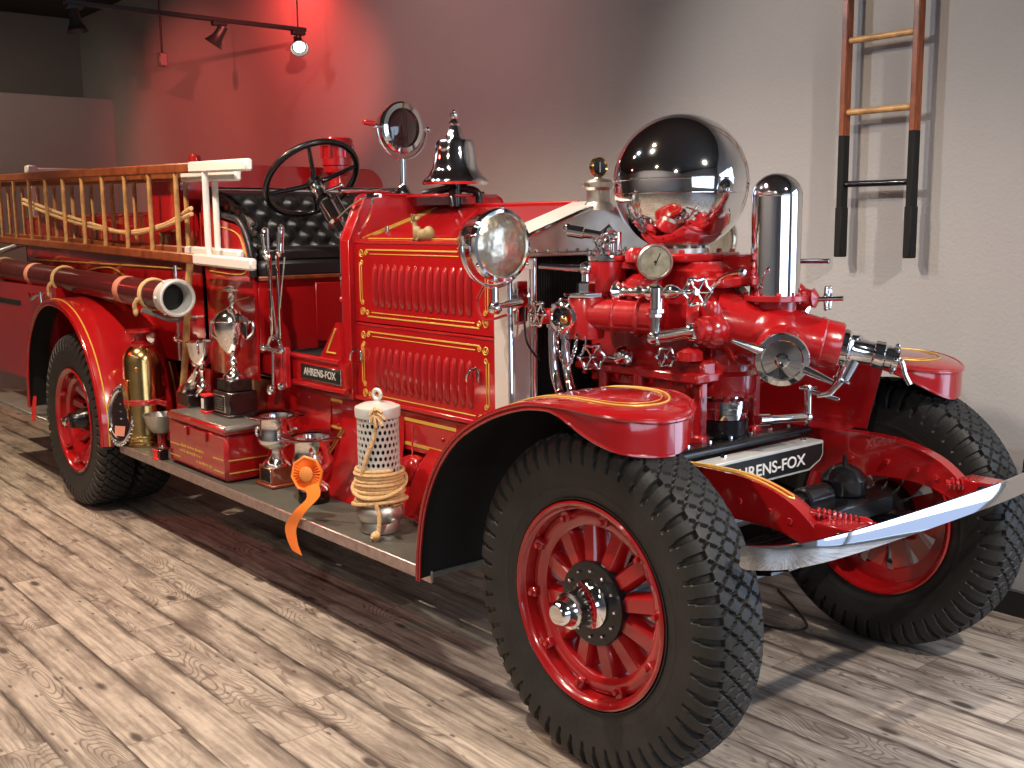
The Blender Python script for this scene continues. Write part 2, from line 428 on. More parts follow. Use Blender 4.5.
# ---- tyres and wheels (made at the origin, axis = y, outer side = -y)
RT = .516
def tyre_mesh():
    prof = catmull([(.300, 0, -.075), (.312, 0, -.090), (.330, 0, -.097), (.375, 0, -.106), (.42, 0, -.111), (.460, 0, -.110), (.488, 0, -.100), (.5055, 0, -.080), (.512, 0, -.052), (.5155, 0, -.025), (.516, 0, 0)], 4)
    h = [(p.x, p.z) for p in prof]
    # re-sample by arc length
    def resample(h, n):
        d = [0]
        for i in range(1, len(h)): d.append(d[-1]+math.dist(h[i], h[i-1]))
        out = []
        for k in range(n+1):
            t = d[-1]*k/n; i = 0
            while i < len(d)-2 and d[i+1] < t: i += 1
            f = (t-d[i])/(d[i+1]-d[i]); out.append((h[i][0]+(h[i+1][0]-h[i][0])*f, h[i][1]+(h[i+1][1]-h[i][1])*f))
        return out
    h = resample(h, 50); full = h+[(r, -y) for r, y in h[::-1][1:]]
    N_ = 54; n = N_*14; vs = []; fs = []; m = len(full)
    nr = []
    for j in range(m):
        a, c = full[max(0, j-1)], full[min(m-1, j+1)]; t = V((c[0]-a[0], c[1]-a[1])).normalized(); nr.append((t.y, -t.x))
    for i in range(n):
        th = 2*PI*i/n; u = i/14
        for j, (r, y) in enumerate(full):
            ay = abs(y); d = 0
            if ay < .080:
                aa = (u+y/.066) % 1; bb = (u-y/.066) % 1
                g = min(aa, 1-aa, bb, 1-bb)
                d = .011 if g < .070 else 0
                
            elif r > .425:
                q = (u+.5) % 1; g = min(q, 1-q); k = min(1, max(0, (.5055-r)/.080)); w_ = .20*(1-k*.4)
                d = .016*(1-k*.5) if g < w_ else 0
            elif .352 < r < .358: d = -.002
            rn, yn = nr[j]
            sg_ = 1 if rn*.6+yn*(1 if y > 0 else -1) > 0 else -1
            rn, yn = rn*sg_, yn*sg_
            r2 = r-rn*d; y2 = y-yn*d
            vs.append((r2*math.cos(th), y2, r2*math.sin(th)))
    for i in range(n):
        i2 = (i+1) % n
        for j in range(m-1): fs.append((i*m+j, i*m+j+1, i2*m+j+1, i2*m+j))
        fs.append((i*m+m-1, i*m, i2*m, i2*m+m-1))
    return vs, fs
TV, TF = tyre_mesh()
def spoke(b, th, r0, y0, r1, y1, w0, w1, dep):
    # tapered spoke box between two radii
    c, s_ = math.cos(th), math.sin(th); T = V((-s_, 0, c)); Rr = V((c, 0, s_)); vs = []
    for (r, y, w) in ((r0, y0, w0), (r1, y1, w1)):
        for (a, k) in ((-1, 0), (-.6, -1), (.6, -1), (1, 0), (1, 1), (-1, 1)):
            vs.append(Rr*r+T*(a*w/2)+V((0, y+(-dep*.35 if k == -1 else (0 if k == 0 else dep*.65)), 0)))
    fs = [(i, (i+1) % 6, 6+(i+1) % 6, 6+i) for i in range(6)]+[(5, 4, 3, 2, 1, 0), (6, 7, 8, 9, 10, 11)]
    b.add(vs, fs)
def finish_wheel(name, rear=False):
    o = V((0, 0, RT)); w = empty(name, o)
    b = B(RUBBER); b.add([V(v)+o for v in TV], TF); b.build('tyre', w, loc=o)
    b = B(RED); Yx = (0, 1, 0)
    for sg in (-1, 1):
        b.lathe([(.309, -.090*sg), (.311, -.1*sg), (.305, -.104*sg), (.296, -.100*sg), (.290, -.088*sg), (.284, -.084*sg), (.281, -.055*sg), (.278, 0), (.296, 0), (.298, -.08*sg)], o, Yx, 72, False)
    b.lathe([(.279, -.052), (.262, -.060), (.240, -.056), (.228, -.046), (.224, -.02), (.228, .03), (.279, .03), (.279, -.052)], o, Yx, 72, False)
    b.use(BLACK); b.lathe([(.308, -.086), (.316, -.098), (.320, -.098), (.324, -.086)], o, Yx, 72, False); b.use(RED)
    for k in range(10):
        a = 2*PI*(k+.2)/10; R_ = Matrix.Rotation(-a, 3, 'Y')
        b.box(o+R_ @ V((.268, -.066, 0)), (.034, .022, .03), .004, R_)
        b.hexbolt(o+R_ @ V((.262, -.076, 0)), (0, -1, 0), .009, .014)
    b.build('rim', w, loc=o)
    for k in range(12):
        th = 2*PI*(k+.35)/12; b = B(RED)
        if rear: spoke(b, th, .100, .055, .250, -.02, .056, .070, .05)
        else: spoke(b, th, .085, -.044, .252, -.022, .056, .072, .055)
        b.v = [v+o for v in b.v]; b.build('spoke', w, loc=o)
    if not rear:
        b = B(BLACK); b.lathe([(.02, .09), (.10, .085), (.112, .02), (.128, -.066), (.125, -.073), (.03, -.078)], o, Yx, 48)
        b.use(CHROME)
        for k in range(12):
            a = 2*PI*k/12; b.ball(o+V((.100*math.cos(a), -.079, .100*math.sin(a))), .0055, 8)
        b.build('hub', w, loc=o, label='black hub disc with bright rivets')
        b = B(CHROME)
        b.lathe([(.072, -.078), (.072, -.084), (.060, -.094), (.053, -.110), (.050, -.150), (.054, -.156), (.054, -.166), (.046, -.170), (.041, -.186), (.040, -.192), (.036, -.206), (.027, -.215), (.004, -.215)], o, Yx, 40)
        b.build('hub_cap', w, loc=o, label='polished chrome stepped hub cap')
    else:
        b = B(BLACK); b.lathe([(.02, .1), (.14, .09), (.145, .05), (.13, .03), (.07, .02), (.062, -.06), (.050, -.075), (.045, -.12), (.03, -.13), (.004, -.13)], o, Yx, 40)
        for k in range(8):
            a = 2*PI*k/8; b.rod(o+V((.105*math.cos(a), .04, .105*math.sin(a))), o+V((.105*math.cos(a), -.01, .105*math.sin(a))), .012, n=8)
        b.build('hub', w, loc=o, label='black enamel hub with studs')
        b = B(CHROME); b.lathe([(.03, -.128), (.028, -.15), (.018, -.16), (.003, -.162)], o, Yx, 24); b.build('hub_cap', w, loc=o)
    return w
def mount(w, x, y, rz=0, k=1.0):
    w.parent = FE; w.scale = (k, k, k); w.location = V((x, y, RT*k))-WORLD['fire_engine']; w.rotation_euler = (0, 0, rz)
fw = finish_wheel('front_wheel'); mount(fw, 0, -.76)
fw2 = copytree(fw); mount(fw2, 0, .76, PI)
fw2['label'] = 'far front wheel beside the wall'; fw['label'] = 'near front wheel, largest in view'
WB = 4.24; RK = .99
rw = finish_wheel('rear_wheel', True); mount(rw, -WB, -.848, 0, RK)
rw['label'] = 'near outer rear wheel under the rear fender'
rw2 = copytree(rw); mount(rw2, -WB, -.62, 0, RK)
rw2['label'] = 'inner rear wheel behind the outer one'
for y in (.848, .62):
    c = copytree(rw); mount(c, -WB, y, PI, RK); c['label'] = 'far side rear wheel'

# ---- fenders
def fender(name, path, yc, hw, skirt, crown=.02, tip=None, stripe=None, label=None, flip=1):
    """path: (x,z) points from the board upwards; section across y; skirt(t) = lip depth"""
    pts = catmull([(p[0], 0, p[1]) for p in path], 8); K = 14
    wid = [None]*len(pts)
    if tip:
        x0, Rx, Ry, z0, zt = tip          # rounded nose: centre x, length, half width, height at its start and end
        for k in range(1, 19):
            a_ = PI/2*k/18; u_ = math.sin(a_)
            pts.append(V((x0+Rx*u_, 0, z0+(zt-z0)*u_**1.6))); wid.append(max(.0006, Ry*math.cos(a_)))
    n = len(pts); rows = []; frames = []
    for i, p in enumerate(pts):
        t = i/(n-1); d = (pts[min(n-1, i+1)]-pts[max(0, i-1)]).normalized(); nm = V((-d.z, 0, d.x))
        w = wid[i] if wid[i] is not None else hw(t, p.x); k = skirt(p.x)
        if wid[i] is not None: nm = V((0, 0, 1))
        frames.append((p, nm, w))
        kL = kR = k
        if tip:                              # the lip is shallow on the side towards the engine and meets the deep one at the nose
            u_ = 0 if wid[i] is None else min(1, max(0, (p.x-x0)/Rx)); ki = max(.018, k*(.25+.75*u_**3))
            if yc < 0: kR = ki
            else: kL = ki
        row = [V((p.x, yc-w, p.z))-nm*kL, V((p.x, yc-w*1.0, p.z))-nm*kL*.5, V((p.x, yc-w, p.z))-nm*.012, V((p.x, yc-w+min(.006, w*.2), p.z))-nm*.003]
        for j in range(1, K):
            y = -w+2*w*j/K
            row.append(V((p.x, yc+y, p.z))+nm*crown*(1-(y/max(w, .001))**2)*min(1, w/.15))
        row += [V((p.x, yc+w-min(.006, w*.2), p.z))-nm*.003, V((p.x, yc+w, p.z))-nm*.012, V((p.x, yc+w, p.z))-nm*kR*.5, V((p.x, yc+w, p.z))-nm*kR]
        rows.append(row)
    b = B(RED); b.sheet(rows, .005, inner=DULLBLACK)
    # rolled bead along the edge
    b.tube([f[0]+V((0, yc-f[2], 0))-f[1]*.006 for f in frames], .007, 8)
    b.tube([f[0]+V((0, yc+f[2], 0))-f[1]*.006 for f in frames], .007, 8)
    b.tube([rows[i][0] for i in range(n)], .005, 6)
    if stripe:
        b.use(GOLD)
        for (inset, i0, rad) in stripe:
            for sg in (-1, 1):
                L_ = []
                for i in range(int(i0*(n-1)), n):
                    p, nm, w = frames[i]
                    if wid[i] is None:
                        y = w-inset; L_.append(V((p.x, yc+sg*y, p.z))+nm*(crown*(1-(y/w)**2)+.0012)); continue
                    kk_ = 1-inset/tip[2]; xx = x0+(p.x-x0)*kk_; y = w*kk_
                    u_ = (xx-x0)/Rx; ww = Ry*math.sqrt(max(0, 1-u_*u_)); zz_ = z0+(zt-z0)*max(0, u_)**1.6
                    L_.append(V((xx, yc+sg*y, zz_+crown*(1-(y/ww)**2)*min(1, ww/.15)+.0016)))
                if len(L_) > 2: b.tube(L_, rad, 6)
    return b.build(name, FE, label=label)
fpath = [(-.735, .43), (-.725, .55), (-.690, .70), (-.615, .845), (-.50, .965), (-.34, 1.055), (-.18, 1.108), (-.06, 1.122), (.02, 1.123)]
def fsk(x):
    u = min(1, max(0, (x+.08)/.28)); u = u*u*(3-2*u); return .020+.082*u
for sg in (-1, 1):
    fender('front_fender', fpath, sg*.735, lambda t, x: .215, fsk, .014, tip=(.02, .21 if sg < 0 else .245, .215, 1.123, 1.088), stripe=[(.072, .36, .0030), (.094, .42, .0012)], label='near front fender with gold pinstripe' if sg < 0 else 'far front fender by the wall')
rpath = [(-3.675, .44), (-3.68, .60), (-3.74, .80), (-3.86, .985), (-4.05, 1.13), (-4.28, 1.20), (-4.52, 1.20), (-4.72, 1.12), (-4.88, .97), (-4.97, .78), (-5.0, .60), (-5.01, .50)][::-1]
for sg in (-1, 1):
    fender('rear_fender', rpath, sg*.74, lambda t, x: .235, lambda t: .03, .012, stripe=[(.035, .02, .0045)], label='rear fender over the near rear wheels' if sg < 0 else 'rear fender on the far side')
# gold line painted on the near rear fender
# inner aprons between fenders and frame (polygon seen in side view)
ap = [(-.76, .44), (-.735, .50), (-.69, .70), (-.615, .845), (-.50, .965), (-.34, 1.06), (-.16, 1.100), (.02, 1.112), (.10, 1.105), (.045, .872), (-.76, .86)]
for sg in (-1, 1):
    b = B(RED)
    ap1 = [(-.60, .862), (-.50, .965), (-.34, 1.045), (-.18, 1.098), (-.06, 1.112), (.06, 1.110), (.10, 1.10), (.045, .872)]
    ap2 = [(-.76, .44), (-.735, .44), (-.735, .52), (-.69, .70), (-.615, .845), (-.60, .862), (-.76, .862)]
    for q in (ap1, ap2):
        b.use(RED); b.prism(q, 'y', sg*.520, sg*.517); b.use(DULLBLACK); b.prism([(x, z-.002) for x, z in q], 'y', sg*.521, sg*.5235)
    b.use(RED)
    # shelf joining apron to frame
    b.box((-.37, sg*.485, .868), (.72, .08, .006))
    b.build('splash_apron', FE, smooth=False, label='red splash apron behind the near front wheel' if sg < 0 else 'red splash apron in front of the far front wheel')

# ---- frame rails with curved horns
top = catmull([(-.3, 0, .872), (-.05, 0, .872), (.10, 0, .878), (.25, 0, .872), (.38, 0, .838), (.46, 0, .790), (.515, 0, .735)], 6)
bot = catmull([(.485, 0, .690), (.42, 0, .725), (.33, 0, .745), (.20, 0, .745), (.05, 0, .725), (-.3, 0, .700)], 6)
poly = [(-6.25, .87)]+[(p.x, p.z) for p in top]+[(p.x, p.z) for p in bot]+[(-6.25, .70)]
for sg in (-1, 1):
    b = B(RED)
    b.prism(poly, 'y', sg*.385, sg*.378)                       # web
    # flanges
    tp = [(p.x, p.z) for p in top]; bt = [(p.x, p.z) for p in bot[::-1]]
    for line in ([(-6.25, .87)]+tp, [(-6.25, .70)]+bt):
        rows = [[V((x, sg*.425, z)), V((x, sg*.375, z))] for x, z in line]
        b.sheet(rows, .006)
    rows = [[V((x, sg*.425, z)) for z in (za, zb)] for (x, za), (_, zb) in zip(tp, [(q[0], q[1]) for q in [min(bt, key=lambda q: abs(q[0]-x)) for x, _ in tp]])]
    b.sheet(rows, .006)
    b.rod((.50, sg*.44, .712), (.50, sg*.35, .712), .030, n=20)
    for (x, z) in ((.33, .79), (.22, .80), (.08, .79), (-.05, .79), (.40, .775)):
        b.hexbolt((x, sg*.425, z), (0, sg, 0), .011, .010); b.hexbolt((x, sg*.378, z), (0, -sg, 0), .011, .010)
    b.use(GOLD)
    for yo in (.388, .412):
        b.tube([V((p.x, sg*yo, p.z+.001)) for p in top[2:-12]], .0032, 6)
    e0 = top[-13]; b.tube([V((e0.x, sg*.388, e0.z+.001)), V((e0.x+.012, sg*.400, e0.z-.004)), V((e0.x, sg*.412, e0.z+.001))], .0032, 6)
    b.build('frame_rail', FE, label='near frame rail curving down to its horn' if sg < 0 else 'far frame rail curving down to its horn')
# bracket and coil snubber on each horn
for sg in (-1, 1):
    b = B(RED)
    c0 = V((.47, sg*.33, .775)); c1 = V((.60, sg*.43, .770)) if sg > 0 else V((.56, -.27, .790))
    if sg < 0: c0 = V((.45, -.385, .80)); c1 = V((.60, -.30, .775))
    d = (c1-c0); L_ = d.length; a, u, w = frame(d)
    turns = 9; pts = [c0+a*(L_*.75*i/(turns*12))+(u*math.cos(2*PI*i/12)+w*math.sin(2*PI*i/12))*.017 for i in range(turns*12+1)]
    b.tube(pts, .0050, 6); b.rod(c0-a*.01, c1, .012); b.box((.545, sg*.393, .762), (.10, .055, .045), .008)
    b.lathe([(.020, 0), (.022, .01), (.016, .03)], c0+a*L_*.74, a, 20)
    R_ = dirrot((1, 0, 0)); b.prism([(.49, .725), (.590, .750), (.590, .79), (.49, .785)], 'y', sg*.345, sg*.357); b.prism([(.49, .725), (.590, .750), (.590, .79), (.49, .785)], 'y', sg*.43, sg*.442)
    b.box((.545, sg*.393, .787), (.11, .09, .010), .003)
    b.use(BLACK); b.rod((.578, sg*.46, .77), (.578, sg*.33, .77), .014)
    b.build('bumper_bracket', FE, label='red bumper bracket with coil spring')
# leaf springs, axle, tie rod
for sg in (-1, 1):
    b = B(BLACK)
    for k in range(6):
        L0 = .50-.06*k; z0 = .60-.012*k
        rows = [[V((.02+L0*t, sg*.40-.03, z0+.10*(t*t)*(L0/.5)**2)), V((.02+L0*t, sg*.40+.03, z0+.10*(t*t)*(L0/.5)**2))] for t in [i/8-1 for i in range(17)]]
        b.sheet(rows, .009)
    for x in (-.06, .10): b.box((x, sg*.40, .575), (.02, .075, .11), .004)
    b.build('leaf_spring', FE)
b = B(BLACK)
b.tube(catmull([(0, -.66, .51), (0, -.55, .47), (0, -.40, .50), (0, 0, .50), (0, .40, .50), (0, .55, .47), (0, .66, .51)], 6), .032, 10)
for sg in (-1, 1): b.rod((0, sg*.655, .40), (0, sg*.655, .62), .032); b.rod((0, sg*.64, .51), (0, sg*.70, .51), .05, .04)
b.build('front_axle', FE)
b = B(BLACK); b.rod((-.16, -.60, .47), (-.16, .60, .47), .016); b.tube([(0, .62, .50), (-.10, .61, .48), (-.16, .60, .47)], .016); b.tube([(0, -.62, .50), (-.10, -.61, .48), (-.16, -.60, .47)], .016)
b.build('tie_rod', FE)
b = B(BLACK)   # cross shaft, crank housing and front cross tube seen behind the bumper
b.rod((.12, -.37, .70), (.12, .37, .70), .026); b.rod((.12, .02, .70), (.12, .16, .70), .045, n=20)
b.lathe([(.04, 0), (.075, .02), (.08, .07), (.055, .10), (.02, .12)], (.14, .24, .68), (0, 0, 1), 24)
b.box((.20, .17, .66), (.10, .42, .07), .01)
b.rod((.14, .24, .79), (.14, .24, .83), .008)
b.build('front_cross_member', FE, label='black cross tube and gear housing between the horns')

b = B(DULLBLACK)  # unseen underside; flat black pan added to darken the floor beneath
b.box((-1.45, 0, .52), (1.0, .42, .36), .06); b.box((-2.35, 0, .55), (.8, .30, .26), .05); b.rod((-2.7, 0, .52), (-4.1, 0, .50), .05)
b.rod((-4.24, -.75, .50), (-4.24, .75, .50), .07); b.ell((-4.24, 0, .50), (.20, .20, .20), 20); b.box((-3.3, 0, .68), (5.6, .74, .05), .01)
b.build('undercarriage', FE, label='black gearbox, shaft, rear axle and added shading pan under the engine')
# ---- bumper: a thin sprung bar, bowed forward and turned back at its ends
b = B(CHROME)
yz = [(-.78, .50), (-.755, .535), (-.70, .575), (-.60, .602), (-.45, .616), (-.25, .622), (0, .624), (.25, .622), (.45, .616), (.60, .602), (.70, .575), (.755, .535), (.78, .50)]
pts = catmull([(x, y, .768) for y, x in yz], 5)
rows = []
for i, p in enumerate(pts):
    e = min(1, (min(i, len(pts)-1-i)+.6)/3.0); h = .031*math.sqrt(1-(1-e)**2) if e < 1 else .031
    rows.append([V((p.x+.002*(1-q*q), p.y, p.z+q*h)) for q in (-1, -.9, -.5, 0, .5, .9, 1)])
b.sheet(rows[::-1], .012)
b.build('bumper', FE, label='polished chrome bumper bar bowed across the front')

# ---- running board
b = B(BOARD); b.box((-2.2, -.72, .431), (2.93, .32, .018), .002)
b.use(EDGING); b.box((-2.2, -.884, .424), (2.93, .012, .046), .003)
b.use(BLACK)
for x in (-1.2, -2.2, -3.2): b.box((x, -.62, .40), (.05, .5, .03)); b.box((x, -.44, .56), (.05, .03, .34))
b.build('running_board', FE)
# curved splash pans between the frame and the board
b = B(RED)
sec = catmull([(0, -.448, .845), (0, -.455, .72), (0, -.48, .60), (0, -.53, .50), (0, -.59, .445), (0, -.61, .441)], 4)
for (x0, x1) in ((-3.42, -2.12), (-2.02, -1.52), (-1.16, -.76)):
    xs = [x0+(x1-x0)*k/6 for k in range(7)]
    b.sheet([[V((x, p.y-(.02 if x0 < -1.4 else .05)*math.sin(PI*min(1, max(0, (p.z-.44)/.4)))*0, p.z)) for p in sec] for x in xs], .004)
b.sheet([[V((x, p.y+.06, p.z)) for p in sec] for x in (-3.42, -2.5, -1.5, -.76)], .004)
b.build('splash_pan', FE, label='red curved splash pan above the running board')
# flared red pan by the fender
b = B(RED)
rows = [[V((x, -.45-.14*t-.0*x, .72-.25*t**.8+(.06 if 0 < t < 1 else 0)*math.sin(PI*t))) for t in [k/8 for k in range(9)]] for x in (-1.34, -1.26, -1.10, -.90, -.75)]
b.sheet(rows, .005)
b.lathe([(.05, 0), (.055, .02), (.055, .09), (.045, .11), (.02, .12)], (-1.40, -.50, .57), (0, 0, 1), 24)
b.rod((-1.40, -.50, .68), (-1.45, -.46, .80), .004)
b.build('oil_filler_housing', FE, label='small red canister on the frame above the board')

# ---- valance under the hood with yellow stripes and rivets
b = B(RED); b.box((-2.05, -.443, .775), (3.0, .014, .17), .003)
b.box((-1.4, -.455, .872), (1.3, .03, .022), .006)
b.use(GOLD)
def strip(x0, x1, z0, z1, y=-.4512): b.box(((x0+x1)/2, y, (z0+z1)/2), (x1-x0, .002, z1-z0), .0005)
strip(-1.56, -.80, .815, .829); strip(-1.56, -.80, .712, .726)
for (x0, x1) in ((-2.27, -1.83),):
    strip(x0, x1, .825, .839); strip(x0, x1, .70, .712); strip(x0, x0+.014, .70, .839); strip(x1-.014, x1, .70, .839)
for x in (-2.38, -2.48, -1.72): strip(x, x+.016, .70, .84)
strip(-3.2, -2.60, .700, .712)
b.use(RED)
for x in (-2.42, -2.32, -1.78, -1.68, -1.98, -2.06):
    for z in (.72, .82): b.ball((x, -.451, z), .009, 8)
for x in (-1.25, -1.1, -.95): b.ball((x, -.451, .77), .009, 8)
b.build('frame_valance', FE, label='red side valance with yellow stripes')

# ---- hood
HY, HX0, HX1, ZE, ZP = .45, -1.885, -.905, 1.552, 1.700
hood = empty('hood', (-1.4, 0, .84), FE)
def scroll(b, c, ux, uz, s=1):
    # little painted scroll: two curls and a leaf in the plane y = const
    for (ox, oz, r0, turn, sx, sz) in ((.0, .0, .019, 1.6, 1, 1), (.038, .0, .012, 1.5, 1, -1), (0, .040, .012, 1.5, -1, 1)):
        pts = []
        for k in range(26):
            t = k/25; a = t*turn*2*PI; r = r0*(1-t*.75)
            x = ox+sx*(r*math.cos(a)); z = oz+sz*(r*math.sin(a)); pts.append(V((c[0]+ux*x*s, c[1], c[2]+uz*z*s)))
        b.tube(pts, .0023, 5)
def louver(b, x, z0, z1, y, w=.032, h=.018):
    rows = []
    for k in range(15):
        t = k/14; e = math.sin(PI*min(1, max(0, t)))**.45; z = z1+(z0-z1)*t
        rows.append([V((x+w*(u/6-.5)*(.45+.55*e), y-.0005-h*e*math.sin(PI*(u/6)**.75), z)) for u in range(7)])
    b.sheet(rows[::-1], .002)
def side_panel(z0, z1, sg, lab):
    b = B(RED); y = sg*HY
    b.box(((HX0+HX1)/2, sg*(HY-.005), (z0+z1)/2), (HX1-HX0, .010, z1-z0-.006), .003)
    b.rod((HX0+.01, sg*(HY-.002), z1-.003), (HX1-.01, sg*(HY-.002), z1-.003), .006, n=8)
    st = len(b.v)
    nl = 14
    for k in range(nl):
        x = HX0+.17+k*(HX1-HX0-.33)/(nl-1); louver(b, x, z0+.075, z1-.095, -HY)
    if sg > 0:
        for i in range(st, len(b.v)): b.v[i].y *= -1
        b.f = [f[::-1] if min(f) >= st else f for f in b.f]
    b.use(GOLD)
    for (zz, i0, i1, th) in ((z1-.034, .10, .10, .006), (z1-.052, .13, .13, .0035), (z0+.030, .10, .10, .006), (z0+.048, .13, .13, .004)):
        b.box(((HX0+i0+HX1-i1)/2, y+sg*.0005, zz), (HX1-HX0-i0-i1, .003, th), .0005)
    for xx, th in ((HX0+.045, .006), (HX0+.060, .003), (HX1-.045, .006), (HX1-.060, .003)):
        b.box((xx, y+sg*.0005, (z0+z1)/2), (th, .003, (z1-z0)-.19), .0005)
    for ux, cx in ((1, HX0+.062), (-1, HX1-.062)):
        for uz, cz in ((1, z0+.048), (-1, z1-.048)): scroll(b, (cx, y+sg*.001, cz), ux, uz)
    return b.build('side_panel', hood, label=lab)
side_panel(.848, 1.203, -1, 'lower louvered side panel with gold scrollwork')
side_panel(1.206, 1.556, -1, 'upper louvered side panel with gold scrollwork')
side_panel(.848, 1.203, 1, 'far lower louvered side panel'); side_panel(1.206, 1.556, 1, 'far upper louvered side panel')
def hood_z(y, ze=ZE, zp=ZP): return ze+(zp-ze)*(1-(abs(y)/HY)**1.04)
b = B(RED)
ys = [HY*(k/12-1) for k in range(25)]
for sgn in (0,):
    b.sheet([[V((x, y, hood_z(y)+.006)) for x in (HX0, -1.5, -1.2, HX1-.03)] for y in ys][::-1], .005)
b.rod((HX0, 0, ZP+.009), (HX1-.03, 0, ZP+.009), .006, n=8)
b.use(GOLD)
for x0, x1, y in ((HX0+.08, HX1-.06, -.425), ):
    b.box(((x0+x1)/2, y, hood_z(y)+.009), (x1-x0, .006, .003), .0005, Matrix.Rotation(.3, 3, 'X'))
for o_ in (.04, .058):
    b.tube([V((HX0+o_, y, hood_z(y)+.0075)) for y in ys[2:11]], .002, 5)
b.use(CHROME); b.rod((-1.06, -.25, hood_z(-.25)), (-1.06, -.25, hood_z(-.25)+.025), .006); b.ball((-1.06, -.25, hood_z(-.25)+.028), .010)
b.rod((-1.80, -.33, hood_z(-.33)), (-1.80, -.33, hood_z(-.33)+.03), .008)
b.build('top_panel', hood, label='red gabled hood top with knobs')
# latches
for x, z in ((HX0+.045, 1.06), (HX1-.10, 1.055)):
    b = B(CHROME); b.box((x, -HY-.008, z), (.018, .014, .05), .004)
    b.tube(catmull([(x+.0, -HY-.016, z+.03), (x-.012, -HY-.04, z+.02), (x-.024, -HY-.045, z-.005), (x-.030, -HY-.04, z-.02)], 5), .006, 8)
    b.build('hood_latch', hood)
# black rubber lacing gap in front of the hood
b = B(DULLBLACK); b.prism([(y, hood_z(y)+.002) for y in ys]+[(HY-.002, .86), (-HY+.002, .86)], 'x', HX1, HX1+.02); b.build('hood_lacing', hood, smooth=False)

# ---- cowl and dash
cowl = empty('cowl', (-1.8, 0, .85), FE)
b = B(RED)
CY = .472
sec = [(-CY, .86), (-CY, 1.56), (-.455, 1.60), (-.385, 1.745), (-.36, 1.758), (.36, 1.758), (.385, 1.745), (.455, 1.60), (CY, 1.56), (CY, .86)]
b.prism(sec, 'x', -1.955, -1.886)
b.tube([(-1.886, y, z) for y, z in sec[1:-1]], .006, 8); b.tube([(-1.955, y, z) for y, z in sec[1:-1]], .006, 8)
b.box((-1.78, .0, 1.752), (.26, .34, .012), .005)          # shelf under the bell
for sg in (-1, 1): b.box((-1.918, sg*.474, 1.21), (.068, .008, .70), .003)
b.use(GOLD)
b.tube([V((-1.872, y, hood_z(y)+.0075)) for y in ys[1:24]], .002, 5)
b.use(CHROME)
for y in (.22, .30): b.ball((-1.92, y, 1.765), .016, 10)
b.build('cowl_panel', cowl, label='red raised cowl carrying the bell')
b = B(CHROME); b.rod((-1.975, -.455, .93), (-1.975, -.455, 1.60), .011)
for z in (1.40, 1.58, .98): b.ball((-1.975, -.455, z), .017, 12)
b.use(RED); b.ball((-1.975, -.46, 1.30), .016, 10)
b.build('dash_rod', cowl, label='chrome rod up the rear edge of the cowl')
# white edged windshield wing by the steering column
b = B(SILVER); b.tube(catmull([(-1.726,-0.420,1.748), (-1.821,-0.420,1.746), (-1.937,-0.420,1.714), (-2.058,-0.420,1.659)], 6), .006, 8)
b.tube(catmull([(-1.773,-0.420,1.745), (-1.784,-0.420,1.690), (-1.844,-0.420,1.623), (-1.937,-0.420,1.562)], 6), .006, 8)
b.box((-1.757,-0.420,1.749), (.10, .02, .022), .004)
b.build('wing_bracket', cowl, label='silver curved bracket beside the steering column')

# ---- footboard, sill and side name plate
b = B(RED)
b.prism([(-2.75, .905), (-1.90, .905), (-1.90, 1.02), (-2.75, 1.02)], 'y', -.50, -.475)
b.rod((-2.70, -.498, 1.022), (-1.96, -.498, 1.022), .013); b.rod((-2.40, -.498, .893), (-1.90, -.498, .893), .016)
b.prism([(-2.14, 1.02), (-1.95, 1.02), (-1.95, 1.20), (-1.98, 1.20)], 'y', -.495, -.478)
b.use(GOLD)
b.tube([(-2.065, -.497, 1.06), (-1.99, -.497, 1.06)], .004, 6); b.tube([(-2.065, -.497, 1.06), (-1.985, -.497, 1.17)], .004, 6)
b.use(DULLBLACK); b.box((-2.35, 0, 1.0), (.80, .95, .02), .003)
b.build('footboard', FE, label='footboard with red sill and black mat')
b = B(SILVER); b.box((-2.11, -.505, .955), (.36, .010, .072), .003); b.use(PLAQUE); b.box((-2.11, -.511, .955), (.345, .004, .058), .001)
sp_ = b.build('side_name_plate', FE, label='dark side plate with silver raised letters')
text('AHRENS-FOX', .048, (-2.11, -.5135, .957), (PI/2, 0, 0), ALUP, sp_, .0012, sx=.98)

# ---- seat
seat = empty('seat', (-2.95, 0, 1.0), FE)
def tuft(w, h, nx, nz, dep=.045):
    rows = []
    for j in range(nz+1):
        row = []
        for i in range(nx+1):
            u = i/nx*w; v = j/nz*h; P_ = .115
            best = 9
            a = (u/P_+v/P_) ; c = (u/P_-v/P_)
            fa = abs(a-round(a)); fc = abs(c-round(c))
            puff = (min(fa, .5)*2)**.6*(min(fc, .5)*2)**.6
            edge = min(1, v/.03, (h-v)/.03)
            row.append((u, v, dep*(.25+.75*puff)*max(.1, edge)))
        rows.append(row)
    return rows
b = B(LEATHER)
t = tuft(1.06, .34, 130, 44)
def backpt(u, v, d):
    return V((-3.06-.10*v/.34+d, -.53+u, 1.46+v))
b.sheet([[backpt(*p) for p in r] for r in t][::-1], .02)
